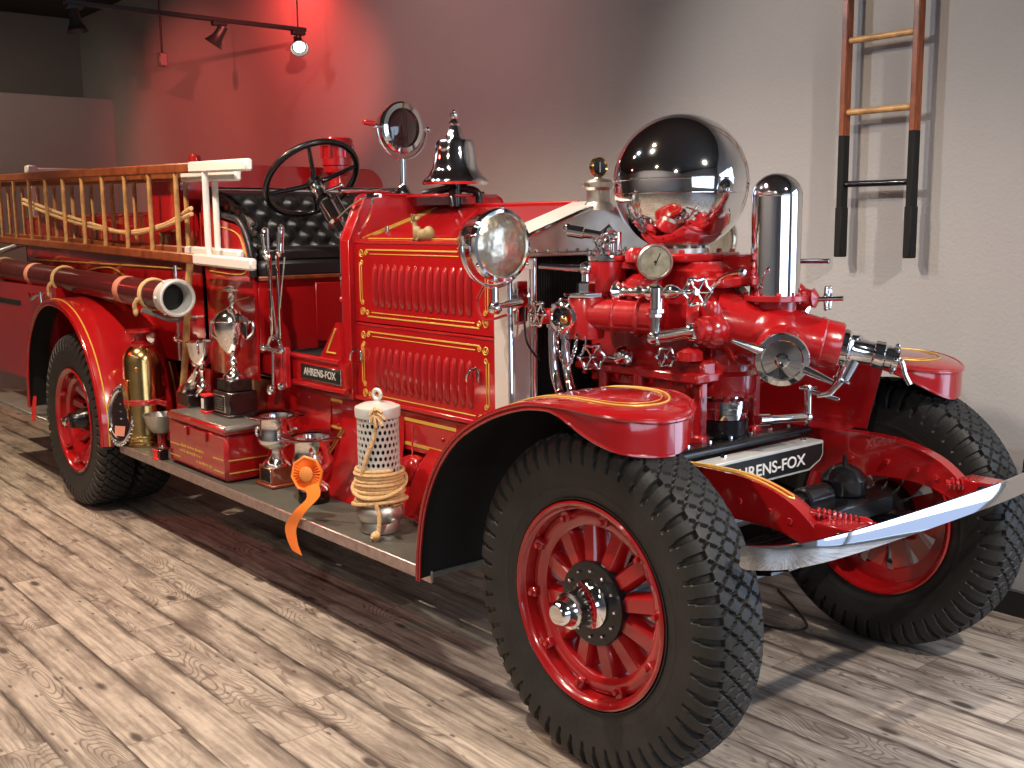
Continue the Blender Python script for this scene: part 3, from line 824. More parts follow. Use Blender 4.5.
# wrapped left arm
def armpt(u, v, d): return V((-3.05+u, -.53+d*.8, 1.46+v*(1-.45*(u/.38)**2)))
t = tuft(.38, .34, 46, 36)
b.sheet([[armpt(*p) for p in r] for r in t], .02)
for k in range(10):
    for j in range(4):
        u = .115*(k+.5*(j % 2)); v = .0575*j*1.0+.0575
        if 0 < u < 1.06 and v < .32: pass
b.build('seat_back', seat, label='black tufted leather backrest')
b = B(LEATHER); b.box((-2.90, 0, 1.415), (.50, 1.02, .10), .03); b.box((-2.90, 0, 1.485), (.48, 1.0, .07), .03)
b.build('seat_cushion', seat)
b = B(RED); b.box((-2.92, 0, 1.185), (.50, 1.05, .37), .01)
b.box((-2.655, .1, 1.19), (.012, .62, .30), .004)
b.use(MAHOG); b.box((-2.66, 0, 1.372), (.03, 1.04, .022), .005)
b.build('seat_box', seat, label='red seat box with recessed front panel')
b = B(RED)
arm = [(-3.16, 1.36), (-2.66, 1.36), (-2.66, 1.42), (-2.70, 1.56), (-2.78, 1.63), (-3.02, 1.67), (-3.10, 1.80), (-3.18, 1.80)]
b.prism(arm, 'y', -.565, -.54)
b.prism([(-3.2, .87), (-2.66, .87), (-2.66, 1.36), (-3.2, 1.36)], 'y', -.545, -.53)
b.use(GOLD); b.tube(catmull([(-3.10, -.567, 1.40), (-2.70, -.567, 1.40), (-2.72, -.567, 1.54), (-2.80, -.567, 1.60), (-3.0, -.567, 1.63)], 6), .003, 6)
b.tube(catmull([(-3.12, -.547, 1.10), (-2.90, -.547, 1.24), (-2.72, -.547, 1.28)], 6), .003, 6)
b.use(LEATHER); b.tube(catmull([(-2.655, -.55, 1.38), (-2.66, -.55, 1.48), (-2.72, -.55, 1.60), (-2.80, -.55, 1.66), (-3.02, -.55, 1.70), (-3.10, -.55, 1.82)], 6), .018, 10)
b.build('seat_side', seat, label='red seat side panel with leather roll edge')
b = B(CHROME); b.rod((-3.16, -.56, 1.815), (-3.16, .56, 1.815), .014)
b.rod((-1.97, -.46, 1.778), (-1.97, -.15, 1.780), .013)
b.build('grab_rail', FE, label='chrome rail along the top of the seat back')

# ---- hose body, tank behind the seat, rear step
b = B(RED)
for sg in (-1, 1): b.prism([(-6.3, .87), (-3.22, .87), (-3.22, 1.40), (-3.30, 1.70), (-6.3, 1.70)], 'y', sg*.55, sg*.535)
b.prism([(-.55, .87), (.55, .87), (.55, 1.70), (-.55, 1.70)], 'x', -3.235, -3.22); b.prism([(-.55, .87), (.55, .87), (.55, 1.70), (-.55, 1.70)], 'x', -6.3, -6.28)
b.prism([(-6.3, -.55), (-3.22, -.55), (-3.22, .55), (-6.3, .55)], 'z', .87, .885)
for sg in (-1, 1): b.rod((-6.3, sg*.545, 1.70), (-3.3, sg*.545, 1.70), .012)
b.prism([(-3.42, .46), (-3.18, .46), (-3.18, .88), (-3.42, .88)], 'y', -.56, -.545)
b.use(GOLD)
b.tube([(-6.2, -.552, 1.40), (-3.5, -.552, 1.40)], .006, 6)
b.tube(catmull([(-5.2, -.552, 1.33), (-4.6, -.552, 1.38), (-4.2, -.552, 1.31), (-3.6, -.552, 1.33)], 6), .005, 6)
b.build('hose_body', FE, label='red hose body with gold striping')
b = B(RED)
sec = [(-.60, 1.60)]+[(-.60+.10*(1-math.cos(a)), 1.85+.11*math.sin(a)) for a in [PI/2*k/6 for k in range(7)]]+[(.56+.12*math.sin(a), 1.83+.125*math.cos(a)) for a in [PI/2*k/6 for k in range(7)]]+[(.68, 1.60)]
b.prism(sec, 'x', -3.75, -3.36)
b.build('booster_tank', FE, label='red rounded tank behind the seat')
b = B(RED); c = V((-3.821,-0.300,1.988))
b.rod(c-V((0, 0, .06)), c, .028); b.lathe([(.034, 0), (.036, .03), (.03, .045), (.01, .05)], c, (0, 0, 1), 10); b.build('tank_filler_cap', FE)
b = B(RED); c = V((-3.2, .27, 1.84))
b.lathe([(.06, -.05), (.05, .03), (.045, .06), (.075, .08), (.078, .10), (.078, .115), (.085, .12), (.085, .16), (.078, .165), (.078, .22), (.088, .225), (.09, .255), (.082, .27), (.02, .275)], c, (0, 0, 1), 28)
for k in range(6):
    a = 2*PI*k/6; b.rod(c+V((.085*math.cos(a), .085*math.sin(a), .16)), c+V((.085*math.cos(a), .085*math.sin(a), .235)), .010, n=8)
b.build('deck_nozzle_base', FE, label='red flanged hydrant like column behind the steering wheel')
b = B(RED); b.lathe([(.16, 0), (.16, .02), (.06, .03), (.06, .10), (.16, .11), (.16, .13)], (-3.95, .30, 1.83), (0, 1, 0), 32); b.build('hose_reel', FE, label='small red reel end behind the ladders')
b = B(WHITE); b.rod((-6.22, -.50, 2.045), (-6.22, .55, 2.055), .018); b.rod((-6.22, -.50, 1.70), (-6.22, -.50, 2.08), .028); b.box((-6.22, -.50, 2.05), (.09, .07, .06), .01); b.rod((-6.22, .53, 1.70), (-6.22, .53, 2.06), .02)
b.build('rear_hand_rail', FE, label='white hand rail at the far rear')
b = B(RED); b.prism([(-6.6, .62), (-4.74, .62), (-4.74, 1.26), (-6.6, 1.26)], 'y', -.84, -.56)
b.use(DULLBLACK); b.box((-5.75, -.842, 1.13), (.50, .006, .035), .002); b.box((-5.2, -.70, .55), (.8, .2, .12), .01)
b.use(CHROME); b.tube(catmull([(-5.25, -.85, 1.20), (-5.15, -.87, 1.17), (-5.05, -.87, 1.20), (-4.95, -.85, 1.22)], 5), .010, 8); b.rod((-4.95, -.87, 1.23), (-4.93, -.87, 1.03), .010); b.ball((-4.93, -.87, 1.02), .02)
b.build('rear_cabinet', FE, label='dark red cabinet behind the rear wheel')
b = B(ALU); b.box((-5.4, -.78, .44), (1.45, .35, .02), .003); b.use(RED); b.box((-5.4, -.70, .38), (1.4, .2, .08), .01)
b.use(CHROME)
for k in range(5): b.ball((-4.88+.03*k, -.80, .60+.05*(k % 3)), .022, 10)
b.rod((-5.3, -.86, .86), (-4.9, -.86, .70), .014); b.rod((-4.9, -.86, .70), (-4.85, -.86, .48), .012)
b.build('rear_step', FE, label='grey rear step with chrome fittings')

# ---- radiator
rad = empty('radiator', (-.87, 0, .85), FE)
RX = -.835
def gable(hw, zt, inset=0):
    L_ = [(-hw, .86), (-hw, ZE-inset)]
    for k in range(1, 12):
        y = -hw+2*hw*k/12; L_.append((y, ZE-inset+(zt-ZE)*(1-(abs(y)/hw)**1.02)))
    return L_+[(hw, ZE-inset), (hw, .86)]
b = B(simple('cream_highlight_nickel', (.80, .76, .69), .42, .55))  # cream nickel, lightened so the top band carries a painted highlight
g1 = gable(.462, 1.700)
# side and top shell band
b.sheet([[V((x, y, z)) for x in (-.965, RX+.022)] for y, z in g1[1:-1]], .01)
for q in (g1[:2], g1[-2:]): b.sheet([[V((x, y, z)) for x in (-.888, RX+.022)] for y, z in q], .01)
b.use(NICKEL); b.prism(g1[1:-1], 'x', RX-.01, RX)  # gabled header tank front
b.use(MATS['cream_highlight_nickel'])
for sg in (-1, 1): b.prism([(sg*.455, .86), (sg*.455, 1.50), (sg*.325, 1.50), (sg*.325, .86)], 'x', RX-.01, RX)
b.use(NICKEL)
b.prism([(-.455, 1.505), (.455, 1.505), (.455, 1.57), (-.455, 1.57)], 'x', RX-.008, RX+.004)
b.box((RX+.012, 0, 1.512), (.03, .90, .016), .004)
for k in range(17):
    b.ball((RX+.006, -.42+.0525*k, 1.525), .007, 8)
b.use(CHROME)
for sg in (-1, 1): b.rod((RX+.004, sg*.325, .86), (RX+.004, sg*.325, 1.50), .010)
b.tube([V((RX+.03, y, z+.002)) for y, z in g1], .008, 8)
for sg in (-1, 1): b.tube([(RX+.003, sg*.345, .90), (RX+.003, sg*.345, 1.46), (RX+.003, sg*.435, 1.46), (RX+.003, sg*.435, .90)], .003, 6)
b.build('radiator_shell', rad, label='nickel radiator shell with a gabled header')
b = B(SOOT); b.prism([(-.33, .86), (.33, .86), (.33, 1.51), (-.33, 1.51)], 'x', RX-.03, RX-.015)
for k in range(52): b.box((RX-.008, -.322+.0126*k, 1.185), (.014, .0022, .65), .0005)
b.build('radiator_core', rad)
b = B(NICKEL); cx = -.825
b.lathe([(.060, -.02), (.056, 0), (.046, .012), (.046, .055), (.050, .060), (.056, .066), (.056, .085), (.048, .095), (.018, .10), (.010, .115)], (cx, 0, 1.695), (0, 0, 1), 32)
b.rod((cx, -.055, 1.772), (cx, -.085, 1.772), .008); b.rod((cx, .055, 1.772), (cx, .085, 1.772), .008)
b.build('radiator_cap', rad)
DC = V((.66, -.75, 0)).normalized()   # the way the small dials face
b = B(BRASS); c = V((cx, 0, 1.838)); DC = V((1, -.15, 0)).normalized(); b.lathe([(.033, -.012), (.037, -.008), (.037, .010), (.032, .014), (.028, .008)], c, DC, 28); b.rod((cx, 0, 1.79), (cx, 0, 1.81), .008)
b.use(BLACK); b.lathe([(.030, .002), (.030, .009), (.001, .009)], c, DC, 24); b.use(SILVER); b.rod(c+DC*.010-V((0, 0, .02)), c+DC*.010+V((0, 0, .018)), .003, n=6)
b.build('motor_temperature_gauge', rad, label='round brass temperature gauge on the radiator cap')

# ---- headlights
def headlight(sg):
    c = V((-.72, sg*.575, 1.552)); d = V((1, 0, 0)); k_ = .87
    h = empty('headlight', c-V((0, 0, .2)), FE, 'near headlight in front of the hood' if sg < 0 else 'far headlight half hidden by the chrome ball')
    b = B(CHROME); b.lathe([(.004, -.20), (.05, -.195), (.10, -.16), (.128, -.10), (.138, -.03), (.146, -.02), (.149, -.008), (.149, .006), (.143, .016), (.130, .018), (.128, .004)], c, d, 56)
    for k in range(3):
        b.ball(c+V((.012, sg*0+.148*math.cos(PI/2+k*2*PI/3), .148*math.sin(PI/2+k*2*PI/3))), .009, 8)
    b.v = [c+(v-c)*k_ for v in b.v]
    b.build('lamp_housing', h)
    b = B(LENS); b.lathe([(.130, .004), (.115, .012), (.08, .020), (.04, .025), (.001, .026)], c, d, 48); b.v = [c+(v-c)*k_ for v in b.v]; b.build('lamp_lens', h, label='ribbed glass lens')
    b = B(CHROME)
    b.ring(c-V((.035, 0, 0)), (1, 0, 0), .143, .008, n=24, a0=PI, a1=2*PI, up=(0, 0, 1))
    for s_ in (-1, 1): b.rod(c+V((-.035, s_*.143, 0)), c+V((-.035, s_*.11, 0)), .009)
    f = c+V((-.035, 0, -.143)); b.rod(f, f-V((0, 0, .07)), .014); b.ball(f-V((0, 0, .075)), .026, 16)
    g = V((RX+.01, sg*.395, f.z-.065)); b.rod(f-V((0, 0, .07)), g, .012, .016); b.lathe([(.05, 0), (.05, .01), (.03, .02), (.02, .03)], g-V((.012, 0, 0)), (1, 0, 0), 20)
    b.box(g+V((.004, 0, 0)), (.014, .05, .15), .006)
    b.use(BLACK if sg > 0 else CAST)
    b.tube(catmull([f+V((-.06, sg*.0, 0)), f+V((-.10, 0, -.06)), f+V((-.06, 0, -.12)), f+V((.03, sg*-.03, -.10))], 8), .005, 8)
    b.use(BLACK); b.tube(catmull([g+V((.02, 0, -.02)), g+V((.04, -sg*-.01, -.14)), g+V((.03, -sg*.06, -.22))], 8), .004, 8)
    b.build('lamp_bracket', h)
headlight(-1); headlight(1)

# ---- spotlight on the cowl
c = V((-1.931,-0.150,2.057)); sd = V((1, .05, .0)).normalized()
sl = empty('spotlight', (c.x, c.y, 1.76), FE)
b = B(CHROME); b.lathe([(.003, -.12), (.05, -.11), (.09, -.07), (.106, -.02), (.114, -.012), (.116, .004), (.108, .012), (.088, .014), (.086, .004)], c, sd, 40); b.build('lamp_housing', sl)
b = B(simple('smoked_lamp_glass', (.02, .006, .006), .05, coat=1)); b.lathe([(.088, .004), (.06, .012), (.001, .016)], c, sd, 36); b.build('lamp_lens', sl, label='dark glass lens')
b = B(CHROME); sp = V((0, 0, 1)).cross(sd)
b.ring(c, sd, .137, .006, n=28, a0=PI, a1=2*PI, up=(0, 0, 1))
for s_ in (-1, 1): b.rod(c+sp*s_*.145, c+sp*s_*.105, .008); b.ball(c+sp*s_*.147, .014, 10)
b.rod(c-V((0, 0, .137)), (c.x, c.y, 1.765), .016, .014); b.lathe([(.05, 0), (.03, .015), (.02, .04)], (c.x, c.y, 1.765), (0, 0, 1), 20)
b.use(CAST); b.rod(c-sp*.15+V((0, 0, .01)), c-sp*.21+V((0, 0, .015)), .012)
b.build('yoke', sl, label='chrome U shaped yoke and post')

# ---- bell
bc = V((-1.70, -.03, 1.810)); bell = empty('bell', (-1.70, -.03, 1.76), FE)
b = B(CHROME)
b.lathe([(.142, -.012), (.148, .0), (.145, .010), (.122, .030), (.103, .060), (.094, .10), (.088, .14), (.085, .172), (.078, .182), (.05, .190), (.03, .197)], bc, (0, 0, 1), 56)
b.build('bell_shell', bell, label='polished chrome bell with flared lip')
b = B(CHROME); b.lathe([(.045, .186), (.040, .20), (.026, .235), (.020, .245), (.026, .255), (.018, .265), (.012, .275), (.018, .285), (.018, .295), (.008, .302), (.010, .308), (.003, .315)], bc, (0, 0, 1), 24); b.build('finial', bell)
b = B(BLACK); b.tube(catmull([(-1.82, -.12, 1.762), (-1.76, -.08, 1.775), (-1.70, -.03, 1.785), (-1.64, .04, 1.770), (-1.63, .05, 1.72)], 5), .017, 10)
b.tube(catmull([(-1.78, .05, 1.762), (-1.72, .0, 1.785), (-1.66, -.08, 1.775), (-1.62, -.10, 1.70)], 5), .014, 10); b.rod((-1.70, -.03, 1.70), (-1.70, -.03, 1.86), .03)
b.build('bell_cradle', bell, label='black bell cradle')

# ---- steering
st = empty('steering_wheel', (-2.0, -.3, 1.5), FE)
sc = V((-2.489,-0.300,1.849)); low = V((-2.144,-0.300,1.513)); sn = (sc-low).normalized()
b = B(BLACK); b.ring(sc, sn, .232, .0155, n=56, m=12, up=(0, -1, 0)); b.build('wheel_rim', st)
b = B(BLACK); A_, U_, W_ = frame(sn)
for k in range(4):
    a = PI/4+k*PI/2+.35; e = sc+(U_*math.cos(a)+W_*math.sin(a))*.228; b.tube([sc-sn*.03, sc-sn*.03+(e-sc)*.3, e-sn*.004], [.015, .012, .009], 10)
b.lathe([(.04, -.05), (.042, -.02), (.03, -.01), (.01, -.005)], sc, sn, 24)
b.build('wheel_spokes', st)
b = B(CHROME); b.lathe([(.034, -.05), (.036, -.08), (.028, -.09), (.028, -.13), (.040, -.14), (.040, -.30), (.026, -.31), (.026, -.52)], sc, sn, 28)
b.rod(sc-sn*.16+V((0, .06, .02)), sc-sn*.40+V((0, .06, .02)), .014)
for a in (-.5, .9):
    q = sc-sn*.10; e = q+(U_*math.cos(a)+W_*math.sin(a))*.11; b.rod(q, e, .007); b.ball(e, .013, 10)
b.build('steering_column', st, label='polished chrome steering column')

# ---- hand levers beside the driver
for (top_, bot_, grip) in (((-2.499,-0.560,1.617), (-2.428,-0.560,1.068), True), ((-2.330,-0.560,1.635), (-2.416,-0.560,1.084), False)):
    b = B(CHROME); tp, bt = V(top_), V(bot_); d = (bt-tp).normalized()
    b.box((tp+bt)/2+d*.05, (.020, .012, (bt-tp).length-.14), .004, dirrot(V((1, 0, 0)), -d))
    b.lathe([(.006, 0), (.015, .01), (.018, .05), (.016, .12), (.020, .13), (.010, .15)], tp, d, 20)
    if grip: b.rod(tp+V((.035, 0, .0)), tp+V((.03, 0, -.14)), .006); b.rod(tp+V((.035, 0, 0)), tp, .006)
    b.rod(tp+V((.02, 0, -.15)), bt+V((.01, 0, .04)), .004, n=8)
    b.build('hand_lever', FE, label='chrome hand lever with double grip' if grip else 'single chrome hand lever')
b = B(RED); q = V((-2.422,-0.560,1.021)); b.box(q+V((.0, .03, -.06)), (.10, .04, .20), .012)
b.use(CHROME); b.ring(q+V((0, -.01, .03)), (0, 1, 0), .06, .009, n=20, a0=0, a1=PI, up=(0, 0, 1)); b.rod(q+V((-.09, -.02, .03)), q+V((.10, -.02, .02)), .010); b.ball(q+V((-.09, -.02, .03)), .02, 10); b.ball(q+V((.09, -.02, .03)), .016, 10)
b.rod(q+V((-.03, -.01, -.16)), q+V((-.02, -.01, .02)), .008); b.ball(q+V((-.03, -.02, -.17)), .026, 12); b.ball(q+V((.07, -.02, -.14)), .02, 12)
b.build('lever_bracket', FE)

# ------------------------------------------------------------------ pump
PU = empty('pump', (-.4, 0, .88), FE)
pb = lambda b, n, lab=None: b.build(n, PU, label=lab)
def flange(b, o, d, R, t=.014, nb=8, mat=None, br=.008):
    b.lathe([(R-.002, 0), (R, .002), (R, t-.002), (R-.002, t)], o, d, 36)
    a, u, w = frame(d)
    for k in range(nb):
        q = V(o)+(u*math.cos(2*PI*k/nb)+w*math.sin(2*PI*k/nb))*(R-.013)
        b.hexbolt(q+a*t, a, br, .010); b.hexbolt(q, -a, br, .008)
# body: rear block, gallery and front column
b = B(CAST)
b.box((-.46, 0, 1.20), (.52, .33, .36), .03)
b.box((-.44, 0, 1.105), (.60, .42, .040), .012)            # base flange
b.box((-.44, 0, 1.06), (.50, .30, .05), .02)
for k in range(7):
    for sg in (-1, 1): b.hexbolt((-.70+.085*k, sg*.19, 1.086), (0, 0, -1), .012, .016)
b.box((-.42, 0, 1.43), (.44, .27, .12), .035)
b.box((-.40, 0, 1.505), (.30, .30, .03), .008)             # lid under the ball
for k in range(5):
    for sg in (-1, 1): b.hexbolt((-.52+.06*k, sg*.135, 1.52), (0, 0, 1), .010, .012)
b.lathe([(.110, 0), (.114, .02), (.114, .07), (.100, .085), (.100, .24), (.09, .26)], (-.20, 0, 1.035), (0, 0, 1), 36)
b.box((-.235, 0, 1.24), (.19, .20, .34), .035)
b.box((-.225, 0, 1.425), (.23, .25, .035), .008)
b.box((-.19, .10, 1.475), (.17, .12, .08), .01)
for k in range(4):
    b.hexbolt((-.30+.055*k, -.11, 1.442), (0, 0, 1), .012, .014); b.hexbolt((-.30+.055*k, .11, 1.442), (0, 0, 1), .012, .014)
for k in range(3): b.hexbolt((-.125, -.08+.08*k, 1.442), (0, 0, 1), .012, .014)
b.lathe([(.075, 0), (.080, .03), (.07, .10), (.09, .15), (.07, .20)], (-.63, -.05, 1.21), (0, 0, 1), 28)
for k in range(8):
    a = 2*PI*k/8; b.hexbolt((-.20+.102*math.cos(a), .102*math.sin(a), 1.034), (0, 0, -1), .011, .018)
pb(b, 'pump_body', 'red cast pump body')
# posts
for i, (x, y) in enumerate(((-.175, -.150), (-.175, .140), (-.60, -.19), (-.42, -.195))):
    b = B(CAST)
    if i < 2:
        b.box((x, y, .99), (.036, .036, .24), .006); b.box((x, y, .888), (.054, .054, .04), .008); b.box((x-.01, y*.95, 1.135), (.085, .075, .06), .012)
    else: b.rod((x, y, .87), (x, y, 1.10), .020); b.rod((x, y, .87), (x, y, .90), .030)
    pb(b, 'pump_post')
# piston barrels
for (x, y, r) in ((-.20, 0, .086), (-.40, -.04, .075), (-.60, -.04, .075)):
    b = B(BRASS if False else CHROME); b.lathe([(r-.006, .944), (r, .948), (r, .965), (r-.003, .967), (r-.003, .985), (r, .987), (r, 1.012), (r-.02, 1.02), (r-.02, 1.06)], (x, y, 0), (0, 0, 1), 40)
    b.use(BLACK); b.lathe([(r+.02, .86), (r+.02, .885), (r+.004, .89), (r+.004, .945)], (x, y, 0), (0, 0, 1), 40)
    pb(b, 'piston_barrel')
b = B(BLACK); b.box((-.44, 0, .862), (.72, .74, .022), .008)
b.rod((-.085, -.37, .872), (-.085, .34, .872), .020); b.box((-.13, 0, .870), (.10, .70, .03), .01)
for k in range(7): b.use(CHROME); b.hexbolt((-.10, -.30+.11*k, .888), (0, 0, 1), .008, .016)
b.use(BLACK)
for k in range(4): b.rod((-.28, -.1+.07*k, .87), (-.28, -.1+.07*k, .90), .012)
b.build('pump_deck', FE, label='black deck plate under the pump')
# air chamber: the big ball
BALL = V((-.407, 0, 1.763)); BR = .2405
b = B(CHROME)
prof = [(BR*math.sin(PI*i/80), -BR*math.cos(PI*i/80)) for i in range(81)]
prof = [(r, h) for r, h in prof if h > -.225]
b.lathe(prof, BALL, (0, 0, 1), 96)
b.lathe([(BR-.002, .006), (BR+.0022, .008), (BR+.0022, .012), (BR-.002, .014)], BALL, (0, 0, 1), 96)
b.lathe([(BR-.004, -.040), (BR-.0002, -.038), (BR-.0002, -.036), (BR-.004, -.034)], BALL, (0, 0, 1), 96)
pb(b, 'air_chamber_ball', 'large mirror polished chrome ball')
b = B(NICKEL); b.lathe([(.10, 1.515), (.10, 1.535), (.075, 1.54), (.075, 1.56)], (BALL.x, 0, 0), (0, 0, 1), 40)
for k in range(12):
    a = 2*PI*k/12; b.hexbolt((BALL.x+.088*math.cos(a), .088*math.sin(a), 1.535), (0, 0, 1), .009, .014)
pb(b, 'ball_neck')
# chrome suction air dome
c = V((-.025, .045, 1.375))
b = B(CHROME); b.lathe([(.082, 0), (.082, .335)]+[(.082*math.cos(a), .335+.075*math.sin(a)) for a in [PI/2*k/10 for k in range(1, 11)]], c, (0, 0, 1), 56)
b.lathe([(.083, .333), (.0838, .335), (.083, .337)], c, (0, 0, 1), 56)
pb(b, 'suction_air_dome', 'tall chrome cylinder with a domed top')
b = B(CAST); flange(b, c-V((0, 0, .012)), (0, 0, 1), .108, .02, 8); b.lathe([(.07, -.10), (.075, -.012)], c, (0, 0, 1), 32); pb(b, 'dome_flange')
# suction manifold: Y with one branch to each front corner
hub = V((-.10, .0, 1.235)); jn = V((.0, .02, 1.235))
b = B(CAST)
d1 = V((.80, .56, -.20)).normalized(); q1 = V((-.055, .02, 1.262))
b.lathe([(.098, -.16), (.102, -.10), (.100, 0), (.092, .10), (.084, .18), (.088, .19), (.0885, .200), (.084, .205), (.082, .255), (.078, .262), (.05, .262)], q1, d1, 44)
d2 = V((.62, -.78, -.10)).normalized(); q2 = V((.046, -.013, 1.208))
b.lathe([(.085, -.1), (.088, .0), (.084, .07), (.076, .10), (.074, .145)], q2, d2, 40)
b.lathe([(.07, -.10), (.072, .02), (.085, .03), (.085, .045), (.06, .05)], (-.16, 0, 1.24), (1, 0, .05), 36)
b.ell((-.01, .02, 1.25), (.10, .10, .10), 28)
flange(b, V((-.115, 0, 1.24)), (1, 0, .05), .105, .016, 8)
pb(b, 'suction_manifold', 'red forked suction pipe')
# disc cap with two handles
dc = q2+d2*.150
b = B(CHROME); b.lathe([(.080, -.015), (.086, -.010), (.087, .010), (.083, .018), (.066, .020), (.062, .014), (.024, .017), (.020, .024), (.017, .030), (.008, .031), (.007, .022), (.001, .022)], dc, d2, 56)
side = V((0, 0, 1)).cross(d2).normalized(); hd = (side*1+V((0, 0, -.36))).normalized()
if (hd.x) < 0: hd = -hd; 
hd = (V((.78, .62, 0))+V((0, 0, -.42))).normalized(); hd = (hd-d2*hd.dot(d2)).normalized()
for s_ in (-1, 1):
    b.tube([dc+d2*.006+hd*s_*.075, dc+d2*.012+hd*s_*.10, dc+d2*.026+hd*s_*.170], [.020, .017, .010], 12, flat=.8)
pb(b, 'suction_cap', 'chrome round suction cap with two long handles')
# valve on the far branch
e = q1+d1*.262; a1, u1, w1 = frame(d1)
b = B(CHROME); b.lathe([(.074, -.004), (.074, .022), (.060, .03), (.050, .05), (.046, .12), (.054, .125), (.056, .16), (.046, .17), (.046, .19), (.052, .195), (.052, .215), (.03, .22)], e, d1, 36)
b.tube(catmull([e+d1*.20, e+d1*.23+V((0, 0, -.005)), e+d1*.245+V((0, 0, -.05)), e+d1*.265+V((0, 0, -.085))], 5), .011, 10)
dn = V((-.28, -.35, -1)).normalized(); b.rod(e+d1*.06, e+d1*.06+dn*.12, .034, .028, 20); b.rod(e+d1*.06+dn*.12, e+d1*.06+dn*.135, .036, n=20)
b.tube([e+d1*.06+dn*.13, e+d1*.04+dn*.19, e+d1*.0+dn*.21], [.014, .012, .010], 10); b.rod(e+d1*.02+dn*.195+V((-.05, -.03, .01)), e+d1*.02+dn*.195+V((.05, .03, -.02)), .008)
for k in range(8):
    a = 2*PI*k/8; b.ball(e+d1*.205+(u1*math.cos(a)+w1*math.sin(a))*.052, .009, 8)
b.box(e+d1*.055+V((0, 0, .045)), (.05, .05, .03), .008)
b.v = [e+(v-e)*.86 for v in b.v]
pb(b, 'suction_gate_valve', 'bright chrome gate valve on the far branch')
# crank handle
b = B(CHROME); k0, k1, k2 = V((0.080,-0.141,0.991)), V((0.080,0.105,0.971)), V((0.080,0.100,1.067))
b.tube([k0, k0+(k1-k0)*.9], .013, 14); b.ball(k1, .017, 14); b.rod(k1, k2, .011, .012); b.lathe([(.012, 0), (.016, .004), (.012, .012)], k2, (0, 0, 1), 14); b.rod(k2-V((.02, .02, -.004)), k2+V((.02, .02, .004)), .005, n=8)
b.rod(k0-(k1-k0).normalized()*.03, k0+(k1-k0).normalized()*.03, .019)
pb(b, 'crank_handle', 'chrome crank handle')
# handwheels
def handwheel(c, d, R, n=6, stem=.05, sp=True, lab=None):
    b = B(CHROME); a, u, w = frame(d); c = V(c)
    pts = []
    for i in range(n*10):
        t = 2*PI*i/(n*10); rr = R*(1+.10*math.cos(n*t)); pts.append(c+(u*math.cos(t)+w*math.sin(t))*rr)
    b.tube(pts, R*.14, 8, closed=True)
    for k in range(n):
        t = 2*PI*k/n; b.tube([c, c+(u*math.cos(t)+w*math.sin(t))*R*1.05], R*.10, 6); b.ball(c+(u*math.cos(t)+w*math.sin(t))*R*1.12, R*.20, 8)
    b.ball(c, R*.28, 10); b.rod(c, c-a*stem, R*.13)
    return pb(b, 'hand_wheel', lab)
handwheel((-0.549,-0.300,1.154), (.80, -.60, .05), .042, 6, .10)
handwheel((-0.243,-0.250,1.177), (.80, -.60, .05), .030, 6, .08)
handwheel((-0.112,-0.250,1.401), (.85, -.5, .0), .042, 6, .06)
handwheel((-0.662,-0.460,1.311), (-.1, -1, .1), .040, 6, .05, 'cluster')
handwheel((0.065,0.220,1.366), (1, .3, 0), .036, 6, .08)
b = B(CHROME); q = V((-0.435,-0.250,1.160)); b.lathe([(.012, -.10), (.026, -.09), (.026, -.06), (.036, -.05), (.036, -.03), (.028, -.02), (.028, 0), (.012, .01)], q, (.80, -.60, .05), 20); pb(b, 'drain_valve')
b = B(CHROME); q = V((-0.539,-0.220,1.148)); b.rod(q, q+V((.10, -.02, 0)), .010); pb(b, 'drain_stem')
b = B(CAST); q = V((-0.181,-0.200,1.178)); b.rod(V((-0.207,-0.240,1.179)), q, .016, .022); b.lathe([(.045, -.01), (.045, .02), (.03, .035)], q, (0, 0, 1), 20); pb(b, 'drain_boss')
# far right small valve beside the dome
b = B(CAST); q = V((0.026,0.150,1.365)); b.lathe([(.02, -.06), (.035, -.04), (.042, -.01), (.030, .02), (.034, .03), (.01, .045)], q, (1, .3, .1), 16); b.ball(q+V((-.03, -.01, .02)), .034, 14); pb(b, 'relief_valve_body', 'red valve casting beside the dome')
b = B(CHROME); b.rod(q+V((.04, .01, 0)), q+V((.12, .04, .005)), .008); b.rod(q+V((-.02, 0, -.01)), q+V((-.05, -.02, -.09)), .011); b.ball(q+V((-.03, -.03, -.02)), .020, 12); b.ball(q+V((-.05, -.01, .0)), .018, 12)
b.rod(q+V((.02, 0, -.01)), q+V((.01, -.02, -.06)), .009)
pb(b, 'relief_valve_fittings')
b = B(CHROME); b.rod((-0.117,0.300,1.485), (0.015,0.300,1.488), .009); b.rod((-0.238,0.300,1.479), (-0.109,0.300,1.486), .006); pb(b, 'priming_lever', 'thin chrome lever sticking out past the dome')
# gauge
g = V((-0.306,-0.240,1.494)); gd = V((.74, -.66, .02)).normalized()
b = B(CAST); b.lathe([(.03, -.10), (.055, -.085), (.064, -.05), (.064, -.02)], g, gd, 32); b.rod(g-gd*.06, g-gd*.06-V((0, 0, .10)), .03); pb(b, 'gauge_housing')
b = B(NICKEL); b.lathe([(.056, -.022), (.060, -.02), (.060, .004), (.054, .010), (.050, .004), (.003, .003)], g, gd, 40)
b.use(simple('aged_dial', (.50, .46, .33), .18, .6, vary=.35, vscale=30)); b.lathe([(.049, .0032), (.049, .005), (.001, .005)], g, gd, 36)
b.use(BLACK); b.rod(g+gd*.007-V((0, 0, .012)), g+gd*.007+V((.012, .012, .03)), .0016, n=6); b.ball(g+gd*.007, .005, 8)
pb(b, 'pressure_gauge', 'round brass faced pressure gauge')
